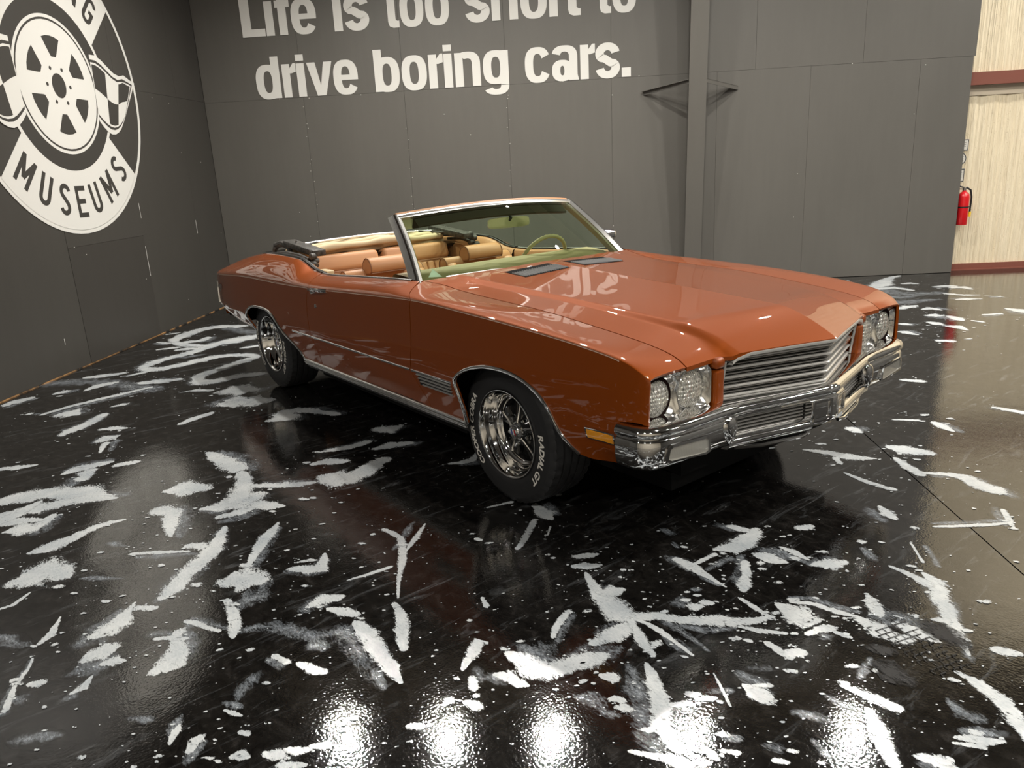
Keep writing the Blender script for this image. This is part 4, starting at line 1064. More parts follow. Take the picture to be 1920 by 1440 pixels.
# ------------------------------------------------------------------ the car (x forward, right side at -y, wheelbase centre at the origin)
car = empty('convertible_car', (0, 0, 0), 'burnt orange classic convertible with top down and tan interior', 'car')
WB2 = 1.422
T_ = pch([-2.46,-2.42,-2.2,-1.8,-1.2,0,1.2,1.6,2.0,2.15,2.22,2.27,2.305], [.915,.93,.958,.985,1,1,1,.996,.978,.964,.953,.942,.925])
BW_ = pch([.30,.33,.37,.46,.53,.555,.58,.65,.75,.85,.93], [.917,.925,.935,.957,.969,.972,.975,.974,.968,.957,.945])
ZS_ = pch([-2.46,-2.21,-1.46,-.95,-.4,.4,.84,1.36,1.8,2.1,2.2,2.25,2.28,2.305], [.785,.80,.838,.842,.855,.888,.903,.889,.866,.836,.815,.795,.778,.757])
WI_ = pch([-2.46,-2.0,-1.5,-1.0,-.5,.0,.5,.57,.66,.79,.95,1.2,1.46,2.0,2.305], [.70,.73,.775,.795,.80,.80,.797,.79,.752,.722,.716,.716,.718,.712,.704])
ZI_ = pch([-2.46,-2.3,-2.1,-1.9,-1.7,-1.5,-1.25,-.92,-.8,-.66,-.5,.0,.57,.73,.87,1.2,1.46,1.88,2.15,2.23,2.27,2.305], [.83,.875,.918,.948,.972,.988,.994,.988,.966,.926,.913,.935,.957,.944,.925,.907,.897,.860,.826,.808,.792,.769])
H1_ = pch([-2.46,-1.6,-.9,-.5,.2,.8,1.1,1.8,2.305], [.03,.05,.05,.03,.022,.016,.014,.012,.008])
C2_ = pch([-2.46,-1.6,-.9,-.6,-.2,.5,.8,1.1,2.0,2.305], [.45,.35,.35,.45,.55,.60,.62,.66,.70,.74])
E2_ = pch([-2.46,-1.6,-.9,-.6,-.2,.5,.8,1.1,2.305], [.0,.0,-.004,-.015,-.018,-.012,.004,.009,.006])
VT = 0.24
def SP(x, v):
    """body side: v<=0 is height below the shoulder line, v>0 runs over the shoulder to the inner seam. returns (w, z)"""
    zs = ZS_(x)
    if v <= 0:
        z = zs+v
        w = BW_(z)*T_(x)
        if z < 0.545 and x < -1.4:
            w -= sstep(-1.45, -1.8, x)*(0.545-z)*0.45
        if z < 0.46 and x > 1.95:
            w -= (0.46-z)*0.5*sstep(1.95, 2.15, x)
        return w, z
    ws = BW_(zs)*T_(x)
    t = min(v/VT, 1.0)
    wi, zi = WI_(x), ZI_(x)
    p0 = (ws, zs); p1 = (ws-0.11*H1_(x), zs+H1_(x)); p2 = (wi+C2_(x)*(ws-wi), zi+E2_(x)); p3 = (wi, zi)
    a, b, c, d = (1-t)**3, 3*t*(1-t)**2, 3*t*t*(1-t), t**3
    return (a*p0[0]+b*p1[0]+c*p2[0]+d*p3[0], a*p0[1]+b*p1[1]+c*p2[1]+d*p3[1])
def S3(x, v, side=-1, out=0.0):
    w, z = SP(x, v)
    p = Vector((x, side*w, z))
    if out: p += SN(x, v, side)*out
    return p
def SN(x, v, side=-1):
    h = 0.004
    x0, x1 = max(x-h, -2.459), min(x+h, 2.304)
    dx = S3(x1, v, side)-S3(x0, v, side)
    v0, v1 = (v-h, v+h) if v+h < VT else (v-2*h, v)
    dv = S3(x, v1, side)-S3(x, v0, side)
    n = dx.cross(dv) if side < 0 else dv.cross(dx)
    return n.normalized()
def Z(x, z): return (x, z-ZS_(x))
def U(x, t): return (x, VT*t)
def densify(poly, step):
    out = []
    n = len(poly)
    for i in range(n):
        a = Vector(poly[i]); b = Vector(poly[(i+1) % n]); k = max(1, int((b-a).length/step+0.5))
        for j in range(k): out.append(a.lerp(b, j/k))
    return out
def inside(p, poly):
    c = False; n = len(poly); x, y = p
    j = n-1
    for i in range(n):
        xi, yi = poly[i]; xj, yj = poly[j]
        if (yi > y) != (yj > y) and x < (xj-xi)*(y-yi)/(yj-yi)+xi: c = not c
        j = i
    return c
def domain_mesh(poly, fpos, fnor, us, vs, step=0.03, margin=0.006, lip=0.014):
    """triangulate a 2D panel outline with inner grid points, map to 3D, add a turned-in lip"""
    B = densify(poly, step); bp = [tuple(p) for p in B]
    A = np.array(bp); nB = len(B)
    pts = list(B)
    P0 = A; P1 = np.roll(A, -1, 0); D = P1-P0; LL = (D*D).sum(1)+1e-12
    for u in us:
        for v in vs:
            if not inside((u, v), bp): continue
            q = np.array([u, v]); t = np.clip(((q-P0)*D).sum(1)/LL, 0, 1)
            if np.sqrt((((P0+D*t[:, None])-q)**2).sum(1)).min() < margin: continue
            pts.append(Vector((u, v)))
    r = delaunay_2d_cdt(pts, [], [list(range(nB))], 1, 1e-7)
    v2, f2 = r[0], [list(f) for f in r[2]]
    V = [fpos(p.x, p.y) for p in v2]; N = [fnor(p.x, p.y) for p in v2]
    F = []
    cnt = {}
    for f in f2:
        n = (V[f[1]]-V[f[0]]).cross(V[f[2]]-V[f[0]])
        if n.dot(N[f[0]]+N[f[1]]+N[f[2]]) < 0: f = f[::-1]
        F.append(f)
        for a, b in zip(f, f[1:]+f[:1]): cnt[(a, b)] = cnt.get((a, b), 0)+1
    if lip:
        for (a, b) in list(cnt):
            if (b, a) in cnt: continue
            n = (V[b]-V[a]).cross(N[a])
            if n.length < 1e-9: continue
            n.normalize()
            k = len(V)
            V += [V[a], V[b], V[b]-N[b]*lip, V[a]-N[a]*lip]; N += [n]*4
            q = [k+1, k, k+3, k+2]
            fn = (V[q[1]]-V[q[0]]).cross(V[q[2]]-V[q[0]])
            if fn.dot(n) < 0: q = q[::-1]
            F.append(q)
    return V, F, N
US = [-2.46+0.028*i for i in range(172)]
VS = [-0.50+0.024*i for i in range(20)] + [-0.028, -0.018, -0.010, -0.005, 0.0, 0.004, 0.008, 0.013, 0.019, 0.026, 0.034, 0.044, 0.056, 0.07, 0.086, 0.103, 0.12, 0.138, 0.156, 0.174, 0.192, 0.208, 0.224, 0.234]
def side_panel(name, poly, side, m=None, parent=None):
    V, F, N = domain_mesh(poly, lambda a, b: S3(a, b, side), lambda a, b: SN(a, b, side), US, VS)
    return mesh_obj(name, V, F, m or M_PAINT, parent or car, True, N)
G = 0.0030   # half panel gap
ARCH_F = [(1.180,.345),(1.186,.414),(1.183,.455),(1.177,.495),(1.160,.551),(1.168,.572),(1.188,.591),(1.218,.610),(1.262,.632),(1.321,.653),(1.406,.672),(1.465,.677),(1.525,.679),(1.586,.676),(1.635,.668),(1.683,.656),(1.722,.641),(1.754,.626),(1.780,.609),(1.804,.587),(1.823,.561),(1.836,.536),(1.849,.509),(1.866,.481),(1.889,.452),(1.921,.424),(1.962,.400)]
ARCH_R = [(-.697,.350),(-.722,.392),(-.768,.426),(-.824,.453),(-.880,.477),(-.938,.506),(-.990,.540),(-1.019,.569),(-1.053,.597),(-1.098,.617),(-1.150,.631),(-1.21,.638),(-1.283,.640),(-1.372,.637),(-1.454,.631),(-1.519,.617),(-1.575,.597),(-1.625,.571),(-1.665,.54),(-1.688,.50),(-1.695,.46),(-1.69,.415)]
DF = [(.782,.85),(.790,.779),(.793,.72),(.789,.665),(.776,.60),(.762,.538),(.783,.505),(.824,.452),(.862,.390),(.872,.360)]       # door to fender gap, side view
DR = [(-.445,.842),(-.464,.81),(-.472,.757),(-.468,.70),(-.464,.64),(-.458,.58),(-.438,.52),(-.425,.46),(-.418,.40),(-.416,.360)]
def shift(pts, d): return [(x+d, z) for x, z in pts]
for side in (-1, 1):
    # front fender
    poly = [Z(2.302,.592), Z(2.303,.74), U(2.303,.02), U(2.303,.3), U(2.303,.6), U(2.303,1.0)]
    poly += [U(x, 1.0) for x in np.linspace(2.27, .63, 50)]
    poly += [U(.62,1.0), U(.655,.75), U(.71,.45), U(.76,.2), U(.782,.04)]
    poly += [Z(x, z) for x, z in shift(DF, G)]
    poly += [Z(x, z) for x, z in ARCH_F] + [Z(2.02,.392), Z(2.19,.396), Z(2.19,.592)]
    ff = side_panel('front_fender', poly, side)
    # door
    poly = [Z(x, z) for x, z in shift(DF, -G)[::-1]] + [U(.777,.04), U(.755,.2), U(.705,.45), U(.648,.75), U(.60,1.0)]
    poly += [U(x, 1.0) for x in np.linspace(.55, -.50, 36)] + [U(-.545,1.0), U(-.535,.8), U(-.49,.5), U(-.45,.25), U(-.43,.05)]
    poly += [Z(x, z) for x, z in shift(DR, G)]
    door = side_panel('door', poly, side)
    # rear quarter panel
    poly = [Z(x, z) for x, z in shift(DR, -G)[::-1]] + [U(-.435,.05), U(-.455,.25), U(-.495,.5), U(-.54,.8), U(-.55,1.0)]
    poly += [U(x, 1.0) for x in np.linspace(-.58, -2.40, 62)]
    poly += [U(-2.415,.8), U(-2.43,.5), U(-2.44,.2), Z(-2.445,.775), Z(-2.445,.70), Z(-2.438,.60), Z(-2.425,.545), Z(-2.36,.50), Z(-2.25,.47), Z(-2.05,.44), Z(-1.85,.42), Z(-1.70,.412)]
    poly += [Z(x, z) for x, z in ARCH_R[::-1]]
    qp = side_panel('quarter_panel', poly, side)

    def path3(path, side=side):
        return [Vector(p) for p in path]
    def strip(name, path, width, out, m, parent=None, edge=0.35, side=side, base=0.0, k=None):
        """raised trim strip following the body side along (x,v) points"""
        P = [Vector(p) for p in path]
        Q = []
        for a, b in zip(P[:-1], P[1:]):
            n = max(1, int((b-a).length/0.02))
            Q += [a.lerp(b, j/n) for j in range(n)]
        Q.append(P[-1])
        rows = []
        for i, p in enumerate(Q):
            t = (Q[min(i+1, len(Q)-1)]-Q[max(i-1, 0)]).normalized(); n = Vector((-t.y, t.x))
            N = SN(p.x, p.y, side)
            r = []
            for a, h in ((-0.5, base-0.003), (-0.5, base+out*0.4), (-edge, base+out), (0, base+out*1.12), (edge, base+out), (0.5, base+out*0.4), (0.5, base-0.003)):
                q = p+n*a*width
                r.append(S3(q.x, q.y, side)+N*h)
            rows.append(r)
        mb = MB(); mb.grid(rows)
        for r in (rows[0], rows[-1]): mb.add(r, [tuple(range(7))])
        return mb.build(name, m, parent or car, smooth=True, sharp=50)
    # pinstripes (double fine line on the shoulder)
    for par, a, b in ((ff, 2.18, .79), (door, .778, -.435), (qp, -.45, -2.43)):
        for v, wd in ((-0.004, 0.0035), (0.004, 0.0022)):
            strip('pinstripe', [(x, v) for x in np.linspace(a, b, 12)], wd, 0.0008, M_STRIPE, par)
    # body side moulding
    for par, a, b in ((ff, 1.135, .772), (door, .757, -.445), (qp, -.455, -.75)):
        strip('side_molding', [Z(x, .545) for x in np.linspace(a, b, 14)], 0.013, 0.006, M_CHROME, par)
    # wheel arch mouldings
    strip('arch_molding', [Z(x, z) for x, z in ARCH_F], 0.018, 0.007, M_CHROME, ff)
    strip('arch_molding', [Z(x, z) for x, z in ARCH_R], 0.018, 0.007, M_CHROME, qp)
    # ribbed rocker moulding
    for z, wd, out in ((.352, .016, .010), (.337, .010, .012), (.325, .010, .009)):
        strip('rocker_molding', [Z(x, z) for x in np.linspace(1.172, -.70, 20)], wd, out, M_STEEL, car)
    strip('rocker_panel', [Z(x, .332) for x in np.linspace(1.172, -.70, 20)], .07, .002, M_BLACK, car, base=-0.004)
    # lower edge trim of the tail
    strip('lower_molding', [Z(-2.43,.555), Z(-2.36,.507), Z(-2.25,.477), Z(-2.05,.447), Z(-1.85,.427), Z(-1.70,.418)], .014, .006, M_CHROME, qp)
    strip('tail_molding', [Z(-2.436,.725), Z(-2.438,.66), Z(-2.43,.60), Z(-2.418,.552)], .014, .010, M_CHROME, qp)
    # simulated vent louvre behind the front wheel
    vent = strip('fender_vent', [Z(.835,.508), Z(1.115,.508)], .062, .004, M_GLOSSBLACK, ff, edge=0.48)
    for k in range(4):
        x0 = .822+.014*k
        strip('vent_bar', [Z(x0, .533-.0165*k), Z(1.128, .533-.0165*k)], .007, .006, M_GRILLE, ff, base=0.004)
    # amber side marker
    mk = strip('side_marker', [Z(2.026,.517), Z(2.168,.517)], .048, .010, M_CHROME, ff, edge=0.46)
    strip('amber_lens', [Z(2.036,.517), Z(2.158,.517)], .032, .004, M_AMBER, ff, edge=0.46, base=0.010)
    # door handle and lock
    hd = MB()
    hd.tube([S3(-.405, Z(-.405,.848)[1], side, .004), S3(-.385, Z(-.385,.849)[1], side, .018), S3(-.30, Z(-.30,.853)[1], side, .030), S3(-.20, Z(-.20,.857)[1], side, .026), S3(-.155, Z(-.155,.859)[1], side, .010)], [.010,.014,.012,.012,.009], 10)
    hdo = hd.build('door_handle', M_CHROME, door, smooth=True)
    hd = MB(); hd.tube([S3(-.375, Z(-.375,.838)[1], side, .0), S3(-.345, Z(-.345,.836)[1], side, .022), S3(-.30, Z(-.30,.842)[1], side, .012)], [.009,.011,.007], 10)
    hd.build('thumb_button', M_CHROME, door, smooth=True)
    p = S3(-.335, Z(-.335,.752)[1], side); n = SN(-.335, Z(-.335,.752)[1], side)
    lk = MB(); lk.lathe([(0.0, .006), (.006, .007), (.012, .005), (.014, -.004)], 16, Matrix.Translation(p) @ n.to_track_quat('Y', 'Z').to_matrix().to_4x4())
    lk.build('door_lock', M_CHROME, door, smooth=True)
    # wheel well liners (inner walls of the arches)
    for nm, A in (('wheel_well', ARCH_F), ('wheel_well', ARCH_R)):
        rows = []
        for dpt in (0.003, 0.010, 0.022, 0.15, 0.36):
            r = []
            for x, z in A:
                w, zz = SP(x, Z(x, z)[1])
                cx = WB2 if A is ARCH_F else -WB2
                if dpt > 0.005:
                    d = math.hypot(x-cx, z-.336); k = max(1.0, (.44 if dpt > .02 else .40)/d); x, z = cx+(x-cx)*k, .336+(z-.336)*k
                    z = min(z, zz+.10)
                r.append((x, side*(w-dpt), z))
            rows.append(r)
        mb = MB(); mb.grid(rows); mb.build(nm, M_VOID, car, smooth=True, fix=False)
    # script badge on the tail
    v, f = font_mesh('Skylark', 0.062, 0.0015, 0.35)
    pts = []
    for q in v:
        x = -2.30 - side*(-1)*0 ; u = q.x*(1.0)
        xx = (-2.335 + u) if side < 0 else (-2.335 - u)
        pts.append(S3(xx, Z(xx, .685+q.y)[1], side, .004))
    mesh_obj('script_badge', pts, f, M_CHROME, qp, smooth=False)
    v, f = font_mesh('CUSTOM', 0.022, 0.0006, 0.0)
    pts = [S3((-2.305+q.x) if side < 0 else (-2.305-q.x), Z(-2.305, .662+q.y)[1], side, .004) for q in v]
    mesh_obj('small_badge', pts, f, M_CHROME, qp, smooth=False)

# ------------------------------------------------------------------ hood
ZR_ = pch([.60,.8,1.0,1.33,1.7,1.97,2.23,2.36,2.50], [.984,.978,.966,.944,.922,.906,.889,.881,.873])
WC_ = pch([.6,.9,1.2,1.8,2.1,2.25,2.36], [.60,.585,.565,.535,.508,.492,.484])
def XF(w):
    w = abs(w)
    a = 2.486-0.30*w
    return lerp(a, 2.303, sstep(.47, .525, w))
def XR(w): return .716-.105*(w/.75)**2
def HZ(x, y):
    w = abs(y)
    ws = WI_(min(x, 2.303))
    seam = ZI_(min(x, 2.303)); amp_s = .078
    d_s = max(2.303-x, 0)
    flat_s = seam + amp_s*max(0, 1-d_s/.27)**1.6
    zr = ZR_(x)
    wc = WC_(x); bw = .040
    zt = lerp(flat_s, zr, .56); zl = lerp(flat_s, zr, .18)+.002
    fade = sstep(.66, .92, x)
    zl = lerp(lerp(flat_s, zt, .7), zl, fade)
    if w <= wc-bw: z = zr + (zt-zr)*(w/(wc-bw))**1.08
    elif w <= wc:  z = lerp(zt, zl, sstep(wc-bw, wc, w)*0.5+0.5*(w-wc+bw)/bw)
    else: z = lerp(zl, flat_s, ((w-wc)/max(ws-wc, .02))**0.9 if w < ws else 1.0)
    d = max(XF(w)-x, 0)
    amp = lerp(.092, .078, min(w/.7, 1))
    return z - amp*max(0, 1-d/.27)**1.6
cf = [0, .01, .02, .05, .1, .2, .3, .4, .5, .6, .7, .8, .88, .94, .98, 1.0]
def hood_cols():
    c = [('i', q) for q in cf] + [('b', q) for q in (.12, .3, .5, .7, .88, 1.0)] + [('o', q) for q in (.03, .1, .2, .32, .45, .58, .7, .8, .9, .96, 1.0)]
    return c
def colw(c, x):
    wc = WC_(x); sm = WI_(min(x, 2.303))-2*G
    if c[0] == 'i': return c[1]*(wc-.040)
    if c[0] == 'b': return wc-.040+c[1]*.040
    return wc+c[1]*(sm-wc)
us = list(np.linspace(0, .75, 46))+list(np.linspace(.76, .95, 22))+list(np.linspace(.957, 1.0, 12))
rows = []
cols = hood_cols(); full = [(c, -1) for c in cols[::-1]] + [(c, 1) for c in cols[1:]]
for u in us:
    r = []
    for c, sg in full:
        w = colw(c, lerp(.7, 2.3, u))
        for _ in range(4):
            x = lerp(XR(w), XF(w), u); w = colw(c, x)
        r.append(Vector((x, sg*w, HZ(x, w))))
    rows.append(r)
mb = MB(); mb.grid(rows)
edge = rows[0]+[r[-1] for r in rows[1:]]+rows[-1][::-1][1:]+[r[0] for r in rows[::-1]][1:]
low = [p-Vector((0, 0, .016)) for p in edge]
mb.grid([edge, low])
hood = mb.build('hood', M_PAINT, car, smooth=True, sharp=38, fix=False)
bm = bmesh.new(); bm.from_mesh(hood.data); bmesh.ops.recalc_face_normals(bm, faces=bm.faces[:]); bm.to_mesh(hood.data); bm.free()
# hood vents at the cowl: two banks of slots with bright fins
for sg in (-1, 1):
    mb = MB()
    def hp(x, y, dz): return Vector((x, y, HZ(x, y)+dz))
    rows = [[hp(x, sg*y, .0012) for y in np.linspace(.055, .365, 10)] for x in np.linspace(.79, .975, 6)]
    mb.grid(rows)
    vb = mb.build('hood_vent', M_VOID, hood, smooth=True, sharp=0, fix=False)
    for k in range(19):
        y = sg*(.062+.0165*k)
        mb = MB()
        P = [hp(x, y, .0045) for x in np.linspace(.855, .965, 5)]
        for a, b in zip(P[:-1], P[1:]):
            mb.add([a+Vector((0,-.0026,-.003)), a+Vector((0,.0026,-.003)), a+Vector((0,.0014,.002)), a+Vector((0,-.0014,.002)),
                    b+Vector((0,-.0026,-.003)), b+Vector((0,.0026,-.003)), b+Vector((0,.0014,.002)), b+Vector((0,-.0014,.002))],
                   [(0,1,5,4),(1,2,6,5),(2,3,7,6),(3,0,4,7)])
        mb.build('vent_fin', M_FIN, hood)
# dark inner structure so that gaps read as shadow
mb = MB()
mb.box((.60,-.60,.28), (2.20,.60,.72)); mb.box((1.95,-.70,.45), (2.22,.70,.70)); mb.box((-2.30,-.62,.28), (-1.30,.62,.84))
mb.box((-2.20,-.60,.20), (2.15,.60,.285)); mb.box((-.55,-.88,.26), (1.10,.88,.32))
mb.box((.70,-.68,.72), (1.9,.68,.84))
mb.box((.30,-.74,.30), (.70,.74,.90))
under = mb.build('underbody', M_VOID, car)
mb = MB()
for side in (-1, 1):   # dark strips behind the panel gaps, standing in for their shade
    mb.add([S3(.78, v, side, -.016)+Vector((dx, 0, 0)) for v in (-.47, -.3, -.15, -.05, 0, .06, .12, .2) for dx in (-.06, .08)], [(2*i, 2*i+1, 2*i+3, 2*i+2) for i in range(7)])
    mb.add([S3(-.445, v, side, -.016)+Vector((dx, 0, 0)) for v in (-.45, -.3, -.15, -.05, 0, .06, .12, .2) for dx in (-.08, .06)], [(2*i, 2*i+1, 2*i+3, 2*i+2) for i in range(7)])
    mb.grid([[Vector((x, side*(WI_(x)+dw), ZI_(x)-.016)) for dw in (-.03, .03)] for x in np.linspace(.65, 2.28, 30)])
mb.build('gap_shade_strip', M_GAP, car, fix=False)
# deck behind the cabin (trunk lid) and tail panel
rows = []
for x in np.linspace(-1.62, -2.42, 24):
    wi, zi = WI_(x)-.004, ZI_(x)
    rows.append([Vector((x, q*wi, zi+.012*(1-q*q)*sstep(-2.42, -2.2, x))) for q in np.linspace(-1, 1, 21)])
mb = MB(); mb.grid(rows)
mb.grid([rows[-1], [p+Vector((-.02, 0, -.03)) for p in rows[-1]]])
mb.build('trunk_lid', M_PAINT, car, smooth=True, sharp=40, fix=False)
mb = MB()
mb.grid([[Vector((x, y, z)) for y in np.linspace(-.89, .89, 11)] for x, z in ((-2.42, .80), (-2.44, .70), (-2.43, .58), (-2.35, .46))])
tp = mb.build('tail_panel', M_PAINT, car, smooth=True, fix=False)

# ------------------------------------------------------------------ front end
def sweep(path, sec, close_ends=True):
    """path: plan points (x,y) from left to right as seen from above travelling +y -> -y; sec: (depth inwards, z)"""
    P = [Vector((a, b)) for a, b in path]
    rows = []
    for i, p in enumerate(P):
        if i == 0: t = (P[1]-P[0]).normalized(); k = 1
        elif i == len(P)-1: t = (P[-1]-P[-2]).normalized(); k = 1
        else:
            a = (P[i]-P[i-1]).normalized(); b = (P[i+1]-P[i]).normalized(); t = (a+b).normalized(); k = 1/max(t.dot(a), .5)
        n = Vector((t.y, -t.x))          # inwards = away from the front
        if n.x > 0 and abs(p.y) < .9: n = -n
        if n.dot(Vector((-1, 0)) if abs(p.y) < .9 else Vector((-.3, -math.copysign(1, p.y)))) < 0: n = -n
        rows.append([Vector((p.x+n.x*d*k, p.y+n.y*d*k, z)) for d, z in sec])
    mb = MB(); mb.grid(rows)
    if close_ends:
        for r in (rows[0], rows[-1]): mb.add(r, [tuple(range(len(r)))])
    return mb
half = [(2.505,0.0),(2.492,.05),(2.471,.13),(2.440,.25),(2.405,.38),(2.383,.46),(2.374,.51),(2.369,.58),(2.366,.66),(2.362,.75),(2.354,.84),(2.344,.885),(2.327,.917),(2.302,.940),(2.270,.953),(2.230,.960),(2.188,.963)]
def bx(w):
    for (x0, w0), (x1, w1) in zip(half[:-1], half[1:]):
        if w0 <= w <= w1: return lerp(x0, x1, (w-w0)/(w1-w0))
    return half[-1][0]
fullp = [(x, w) for x, w in half[::-1]] + [(x, -w) for x, w in half[1:]]
sec_top = [(.10,.596),(.05,.594),(.022,.590),(.008,.583),(.001,.573),(.0,.563),(.004,.553),(.014,.546),(.02,.535),(.028,.528),(.055,.525)]
bumper = sweep(fullp, sec_top).build('front_bumper', M_CHROME, car, smooth=True, sharp=60)
sec_out = [(.03,.550),(.012,.543),(.006,.532),(.004,.50),(.005,.465),(.012,.440),(.026,.424),(.055,.415),(.10,.412)]
sec_low = [(.05,.462),(.020,.458),(.008,.450),(.004,.438),(.006,.424),(.018,.412),(.05,.406),(.09,.404)]
sec_mid = [(.03,.550),(.012,.545),(.005,.535),(.004,.50),(.004,.465),(.010,.440),(.022,.424),(.05,.412),(.09,.405)]
for sg in (-1, 1):
    p = [(bx(w), sg*w) for w in (.505,.54,.58,.66,.75,.84)]+[(x, sg*w) for x, w in half[11:]]
    sweep(p, sec_out).build('bumper_end', M_CHROME, bumper, smooth=True, sharp=60)
    p = [(bx(w), sg*w) for w in (.115,.20,.30,.40,.47,.52)]
    sweep(p, sec_low).build('lower_bar', M_CHROME, bumper, smooth=True, sharp=60)
    # swelling beside the lower grille opening
    mb = MB()
    Mx = Matrix.Translation((bx(.515)-.012, sg*.515, .492))
    vs, fs = [], []
    n, m = 16, 10
    for i in range(m+1):
        a = -math.pi/2+math.pi*i/m
        for j in range(n):
            b = 2*math.pi*j/n
            vs.append(Mx @ Vector((.022*math.cos(a)*math.cos(b), .042*math.cos(a)*math.sin(b)*(1+.5*math.sin(a)), .058*math.sin(a))))
    for i in range(m):
        for j in range(n): fs.append((i*n+j, i*n+(j+1) % n, (i+1)*n+(j+1) % n, (i+1)*n+j))
    mb.add(vs, fs); mb.build('bumper_guard', M_CHROME, bumper, smooth=True, sharp=0)
    # parking lamp
    def fpt(w, z, d): return Vector((bx(w)-d, sg*w, z))
    mb = MB()
    mb.ring2([(.635,.445),(.66,.438),(.85,.452),(.868,.462),(.858,.508),(.84,.520),(.655,.512),(.638,.50)], [(.65,.452),(.665,.447),(.842,.460),(.855,.467),(.847,.502),(.834,.510),(.663,.502),(.652,.495)], .006, -.004, lambda a, b, h: fpt(a, b, h))
    pk = mb.build('parking_lamp', M_CHROME, bumper)
    mb = MB(); mb.prism([(.650,.452),(.665,.447),(.842,.460),(.855,.467),(.847,.502),(.834,.510),(.663,.502),(.652,.495)], .004, -.001, lambda a, b, h: fpt(a, b, h)); mb.build('parking_lens', M_PARK, bumper)
    # lower grille bars in the bumper opening
    mb = MB(); mb.grid([[Vector((bx(w)-.085, sg*w, z)) for w in (.10,.3,.5)] for z in (.44,.55)]); lg = mb.build('lower_grille', M_VOID, car, fix=False)
    for k in range(6):
        z = .462+.014*k
        p = [(bx(w)-.045, sg*w) for w in (.12,.25,.38,.49)]
        sweep(p, [(.02, z+.003), (0, z+.003), (0, z-.003), (.02, z-.003)]).build('grille_bar', M_GRILLE, lg)
cb = sweep([(bx(w), w) for w in (.125,.10,.05,0)]+[(bx(w), -w) for w in (.05,.10,.125)], sec_mid).build('bumper_center', M_CHROME, bumper, smooth=True, sharp=60)
mb = MB()
for sg in (-1, 1):
    mb.ring2([(sg*a, b) for a, b in ((.022,.458),(.118,.452),(.118,.535),(.022,.538))], [(sg*a, b) for a, b in ((.032,.466),(.108,.460),(.108,.527),(.032,.530))], .0, -.006, lambda a, b, h: Vector((bx(abs(a))-.004-h, a, b)))
mb.build('plate_recess', M_CHROME, bumper)
for sg in (-1, 1):
    mb = MB(); mb.tube([(bx(.47)-.03, sg*.47, .408), (bx(.40), sg*.36, .400), (bx(.2), sg*.16, .398), (bx(.12)-.02, sg*.11, .404)], .008, 8); mb.build('lower_rail', M_CHROME, bumper, smooth=True)
# grille: V-shaped nest of horizontal bars with bright frame
def gx(w, z): return 2.474-.345*w - (0.775-z)*.13
grille = MB()
grille.grid([[Vector((gx(abs(y), z)-.055, y, z)) for y in (-.485,-.25,0,.25,.485)] for z in (.575,.775)])
grille = grille.build('grille', M_VOID, car, fix=False)
nb = 13
for k in range(nb):
    z = .600+.0128*k
    main = k % 3 == 0
    hh = .0048 if main else .0024; dd = .0 if main else .013
    p = [(gx(w, z)-dd, w) for w in (.476,.24,.004)]+[(gx(w, z)-dd, -w) for w in (0.004,.24,.476)]
    sweep(p, [(.034, z+hh*.6), (.004, z+hh), (0, z+hh*.5), (0, z-hh*.5), (.004, z-hh), (.034, z-hh*.6)]).build('grille_bar', M_BAR if main else M_GRILLE, grille)
# bright frame over the grille, following the hood edge
fr = MB()
pth = [(XF(w)-.004, w) for w in (.478,.46,.40,.30,.20,.10,.0)]+[(XF(w)-.004, -w) for w in (.10,.20,.30,.40,.46,.478)]
rows = []
for x, y in pth:
    zt = HZ(XF(y)-.001, y)-.004 - (.02*sstep(.44,.478,abs(y)))
    rows.append([Vector((x-.02, y, zt)), Vector((x+.006, y, zt)), Vector((x+.008, y, zt-.006)), Vector((x+.004, y, zt-.013)), Vector((x-.02, y, zt-.013))])
fr.grid(rows)
for sg in (-1, 1):
    fr.tube([(gx(.478, z)+.004, sg*.480, z) for z in (.752,.70,.65,.598)], .006, 8)
fr.build('grille_frame', M_BAR, grille, smooth=True, sharp=50)
v, f = font_mesh('Buick', .052, .0012, .3)
mesh_obj('grille_script', [Vector((gx(.33+q.x, .69+q.y)+.008, .33+q.x, .682+q.y)) for q in v], f, M_CHROME, grille, smooth=False)
